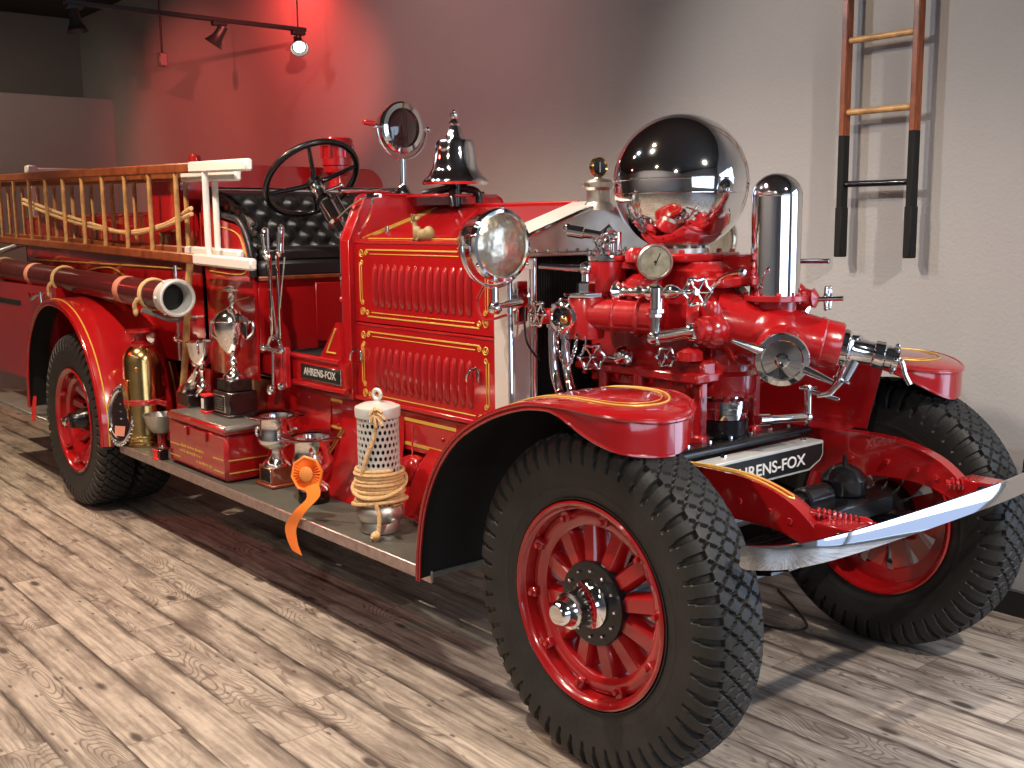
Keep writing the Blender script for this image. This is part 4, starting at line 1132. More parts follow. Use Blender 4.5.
# chrome valve train under the gauge
b = B(CHROME); p0 = V((-0.456,-0.260,1.388)); p1 = V((-0.103,-0.260,1.402)); d = (p1-p0).normalized()
b.lathe([(.038, -.006), (.042, 0), (.042, .006), (.034, .012), (.020, .02), (.016, .05), (.018, .09), (.024, .095), (.024, .11), (.015, .12), (.015, .13), (.026, .14), (.030, .165), (.026, .19), (.014, .20), (.014, .22), (.024, .23), (.026, .25), (.018, .27), (.010, .28), (.010, (p1-p0).length)], p0, d, 24)
jx = V((-0.268,-0.270,1.383)); b.rod(jx+V((0, 0, .03)), jx-V((0, 0, .05)), .024, n=20); b.lathe([(.020, 0), (.030, .004), (.030, .016), (.02, .02)], jx-V((0, 0, .06)), (0, 0, 1), 8)
j1 = V((-0.276,-0.270,1.308)); j2 = V((-0.275,-0.270,1.241)); b.rod(jx-V((0, 0, .05)), j2+V((0, 0, .02)), .020, n=20); b.lathe([(.020, 0), (.029, .004), (.029, .014), (.02, .02)], j1, (0, 0, 1), 8)
j3 = V((-0.135,-0.220,1.271)); b.ball(j2, .030, 18); b.rod(j2, j3, .022, n=20); dj = (j3-j2).normalized(); b.lathe([(.022, 0), (.032, .004), (.034, .02), (.028, .03)], j3-dj*.03, dj, 12)
b.tube([(j2+V((0, 0, .02))), j2+V((.004, 0, .0)), j2+dj*.02], .023, 14)
pb(b, 'relief_pipework', 'chrome pipes and unions below the gauge')
b = B(CAST); q = V((-0.130,-0.150,1.266)); b.ell(q, (.062, .062, .060), 24); b.rod(j3, q, .042, n=24); b.lathe([(.03, 0), (.035, .03), (.025, .05)], q+V((0, 0, .05)), (0, 0, 1), 12); pb(b, 'pipe_boss')
# small pet cock lever
b = B(CHROME); b.tube(catmull([(0.041,-0.200,1.469), (-0.007,-0.200,1.464), (-0.051,-0.200,1.447), (-0.091,-0.200,1.413)], 6), .007, 8); b.ball((0.029,-0.200,1.465), .014, 10); pb(b, 'pet_cock')
# discharge gate on the near side
dg = V((-0.549,-0.330,1.310))
b = B(CAST); b.lathe([(.055, -.088), (.064, -.083), (.066, -.06), (.066, .055), (.062, .062)], dg, (0, 0, 1), 32)
b.rod(dg+V((.02, .0, .0)), dg+V((.26, .13, -.01)), .056, .060, 28); b.rod(dg+V((.09, .045, -.003)), dg+V((.11, .055, -.004)), .068, n=28); b.rod(dg+V((.17, .085, -.005)), dg+V((.185, .092, -.006)), .072, n=28)
b.box(dg+V((-.07, -.0, .0)), (.05, .09, .10), .012)
pb(b, 'discharge_gate', 'red gate body on the near side')
b = B(CHROME); b.lathe([(.076, .062), (.078, .066), (.078, .074), (.05, .080)], dg, (0, 0, 1), 8); b.hexbolt(dg+V((0, 0, .08)), (0, 0, 1), .034, .035); b.rod(dg+V((0, 0, .11)), dg+V((0, 0, .155)), .015); b.ball(dg+V((0, 0, .158)), .025, 12)
b.tube([dg+V((0, 0, .160)), dg+V((-.05, -.04, .160)), dg+V((-.13, -.105, .168))], [.013, .013, .009], 10)
pb(b, 'gate_handle', 'chrome gate handle')
# outlet with chrome coupling and open mouth
od = V((.45, -.88, .02)).normalized(); oc = V((-0.575,-0.420,1.303))
b = B(CHROME); b.lathe([(.040, -.07), (.056, -.06), (.058, -.02), (.050, -.012), (.050, 0), (.040, .003), (.036, 0), (.034, -.03)], oc, od, 32)
for k in range(10):
    a, u, w = frame(od); t = 2*PI*k/10; b.ball(oc-od*.04+(u*math.cos(t)+w*math.sin(t))*.058, .010, 8)
b.use(DULLBLACK); b.lathe([(.036, -.031), (.036, -.03), (.001, -.03)], oc, od, 28)
b.use(BRASS); b.ball(oc-od*.02-V((0, 0, .01)), .02, 12)
b.use(CAST); b.rod(oc-od*.06, dg+V((-.05, 0, 0)), .045, n=24); b.rod(oc+V((-.05, .0, 0)), oc+V((-.08, -.02, 0)), .03)
pb(b, 'discharge_outlet', 'open chrome hose outlet')
# chain
b = B(CHROME)
pts = catmull([(-0.563,-0.450,1.278), (-0.569,-0.450,1.208), (-0.538,-0.450,1.151), (-0.518,-0.440,1.145), (-0.509,-0.420,1.200), (-0.521,-0.400,1.246)], 9)
for i, p in enumerate(pts[::2]):
    d = (pts[min(len(pts)-1, i*2+1)]-pts[max(0, i*2-1)]).normalized(); a, u, w = frame(d); nn = u if i % 2 else w
    ring_ = [p+d*.012*math.cos(t)+nn*.006*math.sin(t) for t in [2*PI*k/8 for k in range(8)]]; b.tube(ring_, .0022, 5, closed=True)
pts = catmull([(-0.480,-0.400,1.242), (-0.476,-0.400,1.222), (-0.480,-0.400,1.193)], 4)
b.tube(pts, .004, 6)
pb(b, 'cap_chain')
for L_ in ([(-0.645,-0.400,1.258), (-0.645,-0.400,1.180), (-0.635,-0.400,1.091), (-0.587,-0.420,1.037)], [(-0.599,-0.380,1.218), (-0.599,-0.380,1.164), (-0.589,-0.380,1.094), (-0.546,-0.400,1.043)]):
    b = B(CHROME); b.tube(catmull(L_, 8), .016, 12); b.lathe([(.018, 0), (.022, .004), (.022, .02), (.018, .024)], L_[0], (0, 0, 1), 10); pb(b, 'drain_tube')
# upper churn valve
uc = V((-0.555,-0.220,1.435))
b = B(CAST); b.lathe([(.055, -.14), (.05, -.07), (.068, -.05), (.070, -.045), (.070, .055), (.066, .060)], uc, (0, 0, 1), 36); b.rod(uc-V((0, 0, .09)), uc+V((.12, .10, -.10)), .05, n=24); pb(b, 'churn_valve_body')
b = B(CHROME); b.lathe([(.074, .060), (.075, .066), (.075, .078), (.06, .084)], uc, (0, 0, 1), 36)
for k in range(8):
    a = 2*PI*k/8; b.hexbolt(uc+V((.062*math.cos(a), .062*math.sin(a), .082)), (0, 0, 1), .009, .014)
b.box(uc+V((0, 0, .11)), (.05, .04, .06), .008); b.rod(uc+V((.03, .02, .08)), uc+V((.03, .02, .16)), .016, n=16); b.rod(uc+V((-.02, -.01, .14)), uc+V((.02, .01, .175)), .02, n=12)
b.rod(uc+V((-.005, 0, .145)), uc+V((-.11, -.07, .162)), .014, .020); b.rod(uc+V((-.07, -.045, .156)), uc+V((-.12, -.08, .166)), .022, n=16); b.ball(uc+V((-.12, -.08, .173)), .018, 10)
for k in range(5): b.ball(uc+V((-.04+.025*k, -.02+.01*(k % 2), .13+.012*(k % 3))), .012, 8)
b.rod(uc+V((-.04, -.035, .085)), uc+V((0, -.02, .13)), .006); b.rod(uc+V((.0, -.035, .085)), uc+V((-.045, -.02, .13)), .006)
pb(b, 'churn_valve_head', 'chrome valve head with cross pipe')
# disc at start of the valve train
b = B(CAST)
for (px, r, h) in (((-0.438,-0.200,1.490), .035, .05), ((-0.481,-0.180,1.468), .045, .03)): b.lathe([(r, 0), (r, h*.6), (r*.6, h)], px, (0, 0, 1), 16)
b.lathe([(.05, -.02), (.055, 0), (.05, .03), (.02, .05)], (-0.413,-0.200,1.400), (0, 0, 1), 20)
pb(b, 'valve_chamber_caps')

# ---- name plate across the frame
b = B(ALUP); b.box((-.025, -.02, .850), (.075, .64, .010), .003)
b.prism([(-.36, .852), (.300, .852), (.300, .805), (.285, .785), (.25, .770), (.22, .757), (-.36, .757)], 'x', 0, .012)
b.use(PLAQUE); b.prism([(-.35, .845), (.293, .845), (.293, .808), (.279, .790), (.246, .777), (.218, .765), (-.35, .765)], 'x', .012, .0145)
b.use(CHROME)
for y in (-.2, .24): b.hexbolt((-.03, y, .855), (0, 0, 1), .010, .012)
npl = b.build('name_plate', FE, label='black name plate with silver letters between the frame rails')
text('AHRENS-FOX', .056, (.0148, -.018, .800), (PI/2, 0, PI/2), WHITE, npl, .0015, sx=1.22, label='raised silver letters')

# ------------------------------------------------------------------ things carried by the engine
def ladder(name, y, x0, x1, z0b, z0t, z1b, z1t, rungs, label, flat=.020):
    """a ladder on edge: rails top and bottom, rungs upright; 0 = rear end, 1 = front end (white tipped)"""
    L = empty(name, ((x0+x1)/2, y, z0b)); tag(L, label, 'ladder', None)
    xt = x1-.62
    def zz(x, a, c): return a+(c-a)*(x-x0)/(x1-x0)
    for (a, c, lab) in ((z0b, z1b, 'lower side rail'), (z0t, z1t, 'upper side rail')):
        b = B(RAILWOOD); rows = []
        d = V((x1-x0, 0, c-a)); ang = -math.atan2(c-a, x1-x0); R_ = Matrix.Rotation(ang, 3, 'Y')
        xm = (x0+xt)/2; b.box((xm, y, zz(xm, a, c)), ((xt-x0), flat*1.6, .052), .008, R_)
        b.use(WHITE); xm = (x1+xt)/2+.15*0; b.box((xm, y, zz(xm, a, c)), (x1-xt+.02, flat*1.9, .056), .018, R_)
        b.build('side_rail', L, label=lab)
    for x in rungs:
        m_ = WHITE if x > xt+.02 else TAN
        b = B(m_); b.rod((x, y, zz(x, z0b, z1b)+.02), (x, y, zz(x, z0t, z1t)-.02), .0125 if m_ is TAN else .016, n=12); b.build('rung', L)
    return L
rA = [-2.90-.356*k for k in range(11)]
lad1 = ladder('roof_ladder', -.66, -6.7, -2.43, 1.55, 2.0, 1.45, 1.905, rA, 'nearer varnished ladder with white tips carried on edge along the engine')
rB = [-2.955-.357*k for k in range(11)]
lad2 = ladder('roof_ladder', -.585, -6.7, -2.70, 1.57, 1.965, 1.485, 1.87, rB, 'inner varnished ladder with white tips, behind the nearer ladder')
b = B(ROPE_M)
for off in (0, .028):
    pts = catmull([(-6.0, -.63, 1.80+off), (-5.2, -.63, 1.69+off), (-4.5, -.63, 1.62+off*.5), (-4.0, -.63, 1.60-off*.3), (-3.5, -.63, 1.64-off*.3), (-3.15, -.63, 1.72-off)], 10); b.tube(pts, .012, 8)
tag(b.build('rope', None), 'pale rope sagging through the rungs of the ladders', 'rope')

# suction hose
hs = empty('suction_hose', (-4.6, -.73, 1.2)); tag(hs, 'long black suction hose with a white metal coupling, slung under the ladders', 'hose')
h0, h1 = V((-6.6, -.745, 1.345)), V((-3.206,-0.745,1.270))
b = B(HOSE_M); L_ = (h1-h0).length; n = int(L_/.022); prof = []
for i in range(n*3+1):
    h = L_*i/(n*3); prof.append((.073+.0022*math.sin(2*PI*h/.022), h))
b.lathe(prof, h0, h1-h0, 36); b.build('hose_tube', hs)
hd_ = (h1-h0).normalized()
b = B(ALUP); b.lathe([(.078, -.01), (.090, .0), (.093, .02), (.088, .03), (.088, .055), (.095, .06), (.098, .085), (.094, .10), (.086, .102), (.078, .098), (.070, .05), (.068, .0)], h1, hd_, 48)
b.use(DULLBLACK); b.lathe([(.068, .0), (.068, .01), (.001, .01)], h1, hd_, 36)
a, u, w = frame(hd_)
b.use(ALUP)
for k in range(6): b.ball(h1+hd_*.04+(u*math.cos(k*PI/3)+w*math.sin(k*PI/3))*.092, .010, 8)
b.build('hose_coupling', hs, label='pale metal coupling ring')
for s_ in (.22, 1.65, 2.95):
    q = h1-hd_*s_; b = B(ROPE_M)
    b.ring(q, hd_, .080, .008, n=28); b.ring(q+hd_*.02, hd_, .080, .007, n=28)
    b.tube(catmull([q+V((0, -.085, -.02)), q+V((-.02, -.095, -.05)), q+V((-.03, -.09, -.085))], 4), [.012]*9, 8)
    b.ell(q+V((-.03, -.088, -.09)), (.022, .014, .025), 10)
    b.build('strap', hs, label='leather tie strap')
for s_ in (.62, 2.25):
    q = h1-hd_*s_; b = B(CLOTHTAPE); b.lathe([(.0765, 0), (.0775, .003), (.0775, .07), (.0765, .073)], q, hd_, 32); b.build('tape_band', hs)
b = B(GREYMET); b.tube(catmull([(-6.15, -.58, 1.52), (-6.15, -.66, 1.50), (-6.2, -.80, 1.44), (-6.25, -.86, 1.34), (-6.22, -.84, 1.24), (-6.20, -.74, 1.22)], 6), .020, 10)
b.build('hose_bracket', FE); b = B(GREYMET)
b.tube(catmull([(-3.35, -.55, 1.14), (-3.35, -.68, 1.14), (-3.35, -.76, 1.17), (-3.35, -.84, 1.20)], 5), .014, 10)
b.build('hose_bracket', FE)
b = B(CHROME); b.rod((-3.50, -.585, .90), (-3.50, -.585, 1.42), .011); b.rod((-3.52, -.60, 1.02), (-3.0, -.60, 1.0), .010); b.ball((-3.50, -.60, 1.02), .022, 10); b.ball((-3.05, -.61, 1.01), .02, 10)
b.build('pole_clamp', FE)
pk = empty('axe_handle', (-3.15, -.63, .62)); tag(pk, 'tan wooden tool handle standing upright behind the brass extinguisher', 'tool')
b = B(TAN); q0, q1_ = V((-3.200,-0.630,1.445)), V((-3.400,-0.630,0.696)); b.tube(catmull([q0, q0+(q1_-q0)*.25, q0+(q1_-q0)*.7+V((.01, 0, 0)), q1_], 6), .020, 12, flat=.6); b.build('shaft', pk)

# brass extinguisher
ex = empty('fire_extinguisher', (-3.66, -.73, .44)); tag(ex, 'tall brass fire extinguisher with red cap on the running board', 'fire extinguisher')
ec = V((-3.595, -.765, .441)); RE = .100
b = B(BRASS)
b.lathe([(RE+.004, 0), (RE+.006, .01), (RE+.001, .022), (RE+.006, .034), (RE+.001, .046), (RE+.006, .058), (RE, .07), (RE, .47), (RE-.004, .495), (RE-.02, .525), (RE-.045, .545), (.035, .555)], ec, (0, 0, 1), 48)
b.box(ec+V((.0, -RE, .29)), (.085, .006, .16), .003)
for k in range(9): b.box(ec+V((0, -RE-.004, .225+.016*k)), (.065-.01*(k % 3), .003, .005), .001)
b.ball(ec+V((RE*.75, -RE*.6, .43)), .014, 10)
b.build('cylinder_body', ex, label='polished brass cylinder with embossed plate')
b = B(RED); b.lathe([(.052, .545), (.055, .56), (.036, .575), (.030, .60), (.045, .612), (.078, .622), (.080, .634), (.06, .64), (.02, .64)], ec, (0, 0, 1), 32)
b.box(ec+V((0, 0, .628)), (.19, .03, .014), .005); b.build('valve_cap', ex, label='red valve cap')
b = B(RED); b.ring(ec+V((0, 0, .245)), (0, 0, 1), RE+.004, .006, n=40); b.ring(ec+V((0, 0, .255)), (0, 0, 1), RE+.004, .006, n=40); b.ring(ec+V((0, 0, .235)), (0, 0, 1), RE+.004, .006, n=40)
b.box(ec+V((RE+.06, .03, .25)), (.16, .012, .03), .003); b.box(ec+V((RE+.03, -.02, .25)), (.03, .03, .02), .003); b.build('strap', ex, label='red retaining strap')
# red bottle standing behind it
b = B(RED); b.lathe([(.055, 0), (.06, .01), (.06, .30), (.04, .34), (.02, .36), (.02, .40), (.03, .41), (.01, .42)], (-3.37, -.61, .441), (0, 0, 1), 28)
tag(b.build('canister'), 'small red canister standing beside the brass extinguisher', 'canister')

# oval plaque leaning by the fender
pl = empty('oval_plaque', (-3.62, -.86, .44)); tag(pl, 'dark oval shield plaque with beaded silver edge leaning against the rear fender', 'plaque')
pc = V((-3.625,-0.885,0.615)); pn = V((.50, -.86, .16)).normalized(); R_ = dirrot(pn)
def oval(t, k=1.0): return pc+R_ @ V((0,   .082*k*math.cos(t), .155*k*math.sin(t)))
b = B(DARKWOOD); n = 36; st_ = [oval(2*PI*i/n) for i in range(n)]
b.add(st_+[p-pn*.022 for p in st_], [tuple(range(n)), tuple(range(2*n-1, n-1, -1))]+[(i, n+i, n+(i+1) % n, (i+1) % n) for i in range(n)])
b.build('shield', pl)
b = B(SILVER)
for i in range(40): b.ball(oval(2*PI*i/40, 1.06), .0085, 8)
b.tube([oval(2*PI*i/36, .97)+pn*.004 for i in range(36)], .007, 8, closed=True)
b.tube([oval(t, .9)-pn*.0+pn*.004 for t in [PI*.55+PI*.85*k/12 for k in range(13)]], .014, 8)
b.build('beaded_rim', pl, label='silver beaded rim')
b = B(CLOTHTAPE); b.add([pc+pn*.003+R_ @ V((0, -.035, -.06)), pc+pn*.003+R_ @ V((0, .035, -.06)), pc+pn*.003+R_ @ V((0, .03, -.115)), pc+pn*.003+R_ @ V((0, -.03, -.115))], [(0, 1, 2, 3)]); b.use(SILVER)
for s_ in (.06, .02, -.02): b.box(pc+pn*.003+V((0, 0, s_)), (.03, .003, .006), .001)
b.build('badge_panel', pl)

# tool box on the running board
tb = empty('tool_box', (-2.93, -.70, .44)); tag(tb, 'red metal tool box with gold stripes, carrying trophies on the running board', 'box')
TX0, TX1, TY0, TY1, TZ = -3.08, -2.42, -.845, -.615, .4415
b = B(RED); b.box(((TX0+TX1)/2, (TY0+TY1)/2, TZ+.115), (TX1-TX0, TY1-TY0, .23), .018)
b.use(GOLD)
for z, g0 in ((.105, .15), (.045, .17)):
    b.box((TX0+.08, TY0-.0005, TZ+z), (.12, .003, .006), .0005); b.box((TX1-.08, TY0-.0005, TZ+z), (.11, .003, .006), .0005); b.box((TX1+.0005, (TY0+TY1)/2, TZ+z), (.003, TY1-TY0-.03, .006), .0005)
random.seed(3)
for row, (z, xa, xb) in enumerate(((.110, -2.92, -2.66), (.082, -2.94, -2.68), (.052, -2.74, -2.58))):
    x = xa
    while x < xb:
        b.box((x, TY0-.0005, TZ+z), (.010, .003, .014-.004*(random.random() > .6)), .0005); x += .017+.008*(random.random() > .8)
b.build('box_body', tb, label='red box body with worn gold lettering and stripes')
b = B(RED); b.box(((TX0+TX1)/2, (TY0+TY1)/2, TZ+.243), (TX1-TX0+.01, TY1-TY0+.01, .035), .012)
b.use(ALU); b.tube([(TX1+.004, TY0, TZ+.255), (TX1+.004, TY1, TZ+.255)], .013, 10); b.box(((TX0+TX1)/2, (TY0+TY1)/2, TZ+.262), (TX1-TX0-.02, TY1-TY0-.02, .008), .003)
b.build('box_lid', tb, label='lid with grey metal edge')
b = B(RED); b.box((-2.84, TY0-.006, TZ+.195), (.02, .010, .05), .003); b.box((-2.62, TY0-.006, TZ+.195), (.02, .010, .05), .003); b.use(SILVER); b.ball((-2.84, TY0-.012, TZ+.215), .006, 8); b.build('latch', tb)
ZT = TZ+.2655
def cup(b, c, k=1.0, R=.07, h=.15, bowl=None):
    pass
def handles(b, c, r, z0, z1, out, d=(1, 0, 0), rad=.006):
    d = V(d)
    for s_ in (-1, 1):
        b.tube(catmull([c+d*s_*r*.85+V((0, 0, z1)), c+d*s_*(r+out)+V((0, 0, z1+.012)), c+d*s_*(r+out*.9)+V((0, 0, (z0+z1)/2)), c+d*s_*r*.5+V((0, 0, z0))], 6), rad, 8)
# tall trophy
tr = empty('trophy', (-2.86, -.70, ZT)); tag(tr, 'tall silver cup with a winged top on a two-tier black base', 'trophy')
tc_ = V((-2.712,-0.645,0.710)); R45 = Matrix.Rotation(0, 3, 'Z')
b = B(DARKWOOD); b.box(tc_+V((0, 0, .006)), (.20, .17, .012), .003); b.box(tc_+V((0, 0, .065)), (.18, .15, .11), .004); b.box(tc_+V((0, 0, .150)), (.145, .12, .058), .004); b.build('base', tr)
b = B(SILVER); b.box(tc_+V((-.01, -.076, .062)), (.11, .004, .085), .001); b.use(PLAQUE); b.box(tc_+V((-.01, -.0785, .062)), (.10, .002, .075), .0005); b.box(tc_+V((-.01, -.061, .150)), (.08, .003, .035), .0005)
b.use(SILVER)
for k in range(5): b.box(tc_+V((-.01, -.080, .085-.012*k)), (.06-.01*(k % 2), .001, .003), .0002)
b.build('plaque', tr)
k0 = tc_+V((0, 0, .18)); b = B(SILVER); kv = 1.2; n0 = 0
b.lathe([(.046, 0), (.044, .012), (.030, .025), (.018, .040), (.014, .055), (.024, .065), (.016, .078), (.013, .092), (.024, .100), (.040, .118), (.056, .145), (.068, .18), (.073, .215), (.073, .238), (.077, .242), (.072, .250), (.066, .262), (.050, .278), (.030, .288), (.014, .30)], k0, (0, 0, 1), 40)
handles(b, k0, .076, .15, .225, .012, (.7, .7, 0)); b.v = [k0+(v-k0)*1.17 for v in b.v]; b.build('cup', tr)
b = B(SILVER); b.tube(catmull([k0+V((0, 0, .29)), k0+V((.01, 0, .315)), k0+V((-.005, 0, .335)), k0+V((.02, 0, .36))], 5), [.010]*16, 8); b.tube([k0+V((0, 0, .30)), k0+V((.03, 0, .35))], .006, 8)
b.ell(k0+V((.0, 0, .368)), (.075, .035, .009), 20); b.ell(k0+V((.0, 0, .378)), (.035, .016, .010), 14)
b.v = [k0+(v-k0)*1.17 for v in b.v]
b.build('winged_top', tr)
# smaller figure trophy
tr = empty('trophy', (-3.03, -.72, ZT)); tag(tr, 'small silver goblet with a draped silver figure, left of the tall cup', 'trophy')
c = V((-3.123,-0.693,0.710)); b = B(DARKWOOD); b.box(c+V((0, 0, .033)), (.15, .10, .066), .004); b.build('base', tr)
b = B(SILVER); q = c+V((.15, 0, .115)); b.rod(c+V((.08, 0, .07)), q, .012); b.lathe([(.035, 0), (.030, .012), (.012, .03), (.010, .055), (.016, .065), (.010, .075), (.020, .085), (.040, .10), (.050, .125), (.054, .155), (.060, .182), (.056, .184), (.048, .155), (.034, .115), (.001, .10)], q, (0, 0, 1), 32); handles(b, q, .044, .12, .175, .02, (.8, -.6, 0), .004); b.v = [q+(v-q)*1.25 for v in b.v]; b.build('goblet', tr)
b = B(SILVER)
rows = []
for i in range(15):
    t = i/14; row = []
    for j in range(17):
        a = 2*PI*j/16; rr = .045*(1-t*.75)*(1+.22*math.sin(5*a+t*6)); row.append(c+V((-.03+.13*t+rr*math.cos(a), rr*.8*math.sin(a), .066+.125*t)))
    rows.append(row)
b.sheet(rows[::-1], .003); b.ball(c+V((.06, 0, .20)), .018, 12); q = c+V((0, 0, .066)); b.v = [q+(v-q)*1.2 for v in b.v]; b.build('draped_figure', tr)
# little red/white/black award
aw = empty('award', (-2.97, -.79, ZT)); tag(aw, 'small black award block with white panel and red ends between the two cups', 'award')
c = V((-2.862,-0.723,0.710))+V((0, -.0, 0)); b = B(DARKWOOD); b.box(c+V((0, 0, .045)), (.05, .045, .075), .003); b.use(WHITE); b.box(c+V((-.008, -.0235, .045)), (.026, .003, .05), .001); b.use(simple('bright_red_plastic', (.75, .02, .02), .3)); b.box(c+V((0, 0, .005)), (.062, .055, .010), .002); b.box(c+V((0, 0, .087)), (.062, .055, .010), .002); b.build('award_block', aw)
# silver bowl behind the box
b = B(ALUP); c = V((-3.434,-0.743,0.441))+V((.03, -.01, 0)); b.use(RED); b.lathe([(.035, 0), (.03, .01), (.022, .02), (.022, .08), (.03, .09)], c, (0, 0, 1), 24); b.use(ALU); b.lathe([(.02, .09), (.045, .095), (.07, .125), (.086, .175), (.092, .192), (.088, .192), (.066, .135), (.001, .105)], c, (0, 0, 1), 36)
tag(b.build('silver_bowl'), 'dull silver bowl on a red stem beside the brass extinguisher', 'bowl')
b = B(DARKWOOD); c = V((-3.16, -.858, .4415)); b.box(c+V((0, 0, .027)), (.08, .05, .054), .003); b.use(MATS['bright_red_plastic']); b.box(c+V((-.006, -.027, .027)), (.055, .004, .054), .001); b.box(c+V((-.005, -.028, .006)), (.066, .012, .010), .002); b.box(c+V((-.005, -.028, .050)), (.066, .010, .006), .002)
b.use(SILVER); b.ell(c+V((.02, 0, .068)), (.022, .016, .016), 12)
tag(b.build('mini_trophy'), 'tiny trophy block with red front at the left corner of the tool box', 'trophy')
# wide bowls
def bowl_trophy(c, base, k, label, wood, hrot):
    tr = empty('bowl_trophy', c); tag(tr, label, 'trophy')
    b = B(wood)
    if base == 'square':
        b.box(c+V((0, 0, .008)), (.165, .155, .016), .004); b.box(c+V((0, 0, .055)), (.135, .125, .08), .004); z = .095
    else:
        b.lathe([(.068, 0), (.07, .01), (.064, .05), (.060, .055)], c, (0, 0, 1), 32); z = .055
    b.build('base', tr)
    if base == 'square':
        b = B(SILVER); b.box(c+V((0, -.0635, .055)), (.10, .004, .07), .001); b.use(PLAQUE); b.box(c+V((0, -.066, .055)), (.09, .002, .06), .0005); b.build('plaque', tr)
    b = B(SILVER); q = c+V((0, 0, z))
    b.lathe([(r*k, h*k*.95) for r, h in [(.055, 0), (.052, .012), (.035, .028), (.022, .045), (.022, .055), (.045, .065), (.066, .085), (.070, .105), (.062, .125), (.060, .165), (.066, .178), (.106, .188), (.114, .194), (.106, .197), (.060, .190), (.054, .165), (.055, .12), (.001, .08)]], q, (0, 0, 1), 48)
    handles(b, q, .060*k, .09*k, .125*k, .012*k, (math.cos(hrot), math.sin(hrot), 0), .007)
    b.build('bowl', tr)
    return tr, z
c1 = V((-2.226,-0.715,0.441))+V((-.03, .05, 0)); c2 = V((-1.870,-0.748,0.441))+V((.0, .05, 0))
bowl_trophy(c1, 'square', 1.27, 'silver wide-rimmed bowl trophy on a square brown wooden base', MAHOG, .8)
tr2, z2 = bowl_trophy(c2, 'round', 1.27, 'silver wide-rimmed bowl trophy on a black base with an orange rosette', BLACK, 2.6)
b = B(BRASS); b.rod(c2+V((.0, .02, .14)), c2+V((.09, .10, .32)), .005); b.rod(c2+V((.02, .02, .14)), c2+V((.11, .10, .32)), .005); b.build('brass_rods', tr2)
# rosette
rs = empty('rosette_ribbon', c2+V((.0, -.1, 0))); tag(rs, 'orange pleated rosette ribbon whose tail hangs over the running board edge', 'ribbon')
rn = V((.50, -.85, .12)).normalized(); rc = V((-1.630,-0.860,0.628))
R_ = dirrot(rn)
b = B(ORANGE); m_ = 120; ring1 = []; rows = []
for j, r in enumerate((.030, .042, .054, .064)):
    rows.append([rc+R_ @ V((.007*((k % 2)*2-1)*(1 if j < 3 else .3), r*math.cos(2*PI*k/56), r*math.sin(2*PI*k/56))) for k in range(57)])
b.sheet(rows, .002)
oc8 = [rc+R_ @ V((.0, .070*math.cos(2*PI*k/8+.2), .070*math.sin(2*PI*k/8+.2))) for k in range(8)]; b.tube(oc8, .007, 8, closed=True)
b.lathe([(.062, -.008), (.064, -.006), (.001, -.006)], rc, rn, 24)
b.build('pleated_rosette', rs)
b = B(ORANGED); b.lathe([(.031, .004), (.031, .010), (.027, .013), (.001, .014)], rc, rn, 32); b.build('center_button', rs)
b = B(ORANGE)
pth = catmull([rc+V((.03, .0, -.04)), (-1.561,-0.875,0.548), (-1.618,-0.905,0.484), (-1.693,-0.908,0.406), (-1.690,-0.908,0.348), (-1.651,-0.908,0.301)], 8)
wd = V((.82, .20, .25)).normalized(); rows = []
for i, p in enumerate(pth):
    t = i/(len(pth)-1); w_ = V((.80+.15*t, .25*(1-t), .35*(1-t)-.05)).normalized()*.040; rows.append([p-w_, p-w_*.33, p+w_*.33, p+w_])
b.sheet(rows, .0015); b.build('ribbon_tail', rs)

# strainer with rope
sn_ = empty('suction_strainer', (-1.294,-0.729,0.441)); tag(sn_, 'perforated grey metal suction strainer standing on the running board', 'strainer')
c = V((-1.294,-0.729,0.441)); RS = .092; RS0 = .081
b = B(ALU); b.lathe([(.072, 0), (.078, .004), (.078, .040), (.074, .046), (.090, .052), (.095, .066), (.095, .088), (.086, .104), (RS0, .110)], c, (0, 0, 1), 44)
b.rod(c+V((.09, -.02, .075)), c+V((.16, -.04, .075)), .012, .010); b.rod(c+V((-.09, -.02, .10)), c+V((-.13, -.03, .10)), .008)
b.build('foot_coupling', sn_)
b = B(ALUP)
# perforated wall: a quad net with real round-ish holes
rowsN, colsN = 14, 26; z0_, z1_ = .11, .465; dz = (z1_-z0_)/rowsN; vs = []; fs = []
def cp(a, z, r): return c+V((r*math.cos(a), r*math.sin(a), z))
for j in range(rowsN):
    for i in range(colsN):
        a0 = 2*PI*(i+.5*(j % 2))/colsN; a1 = a0+2*PI/colsN; am = (a0+a1)/2; zm = z0_+dz*(j+.5); ha = PI/colsN
        o_ = len(vs); K = 8
        outer = [(1, 0), (1, 1), (0, 1), (-1, 1), (-1, 0), (-1, -1), (0, -1), (1, -1)]
        for (sx, sz) in outer: vs.append(cp(am+sx*ha, zm+sz*dz/2, RS0))
        for k in range(8):
            t = 2*PI*k/8; vs.append(cp(am+math.cos(t)*ha*.68, zm+math.sin(t)*dz*.36, RS0))
        for k in range(8):
            t = 2*PI*k/8; vs.append(cp(am+math.cos(t)*ha*.68, zm+math.sin(t)*dz*.36, RS0-.004))
        for k in range(8):
            k2 = (k+1) % 8; fs.append((o_+k, o_+k2, o_+8+k2, o_+8+k)); fs.append((o_+8+k, o_+8+k2, o_+16+k2, o_+16+k))
b.add(vs, fs)
b.use(DULLBLACK); b.lathe([(.070, .11), (.070, .46)], c, (0, 0, 1), 24)
b.build('perforated_body', sn_, angle=60)
b = B(ALUP); b.lathe([(RS0+.002, .452), (RS0+.006, .456), (RS0+.008, .486), (RS0+.006, .494), (.06, .506), (.02, .512), (.002, .514)], c, (0, 0, 1), 44)
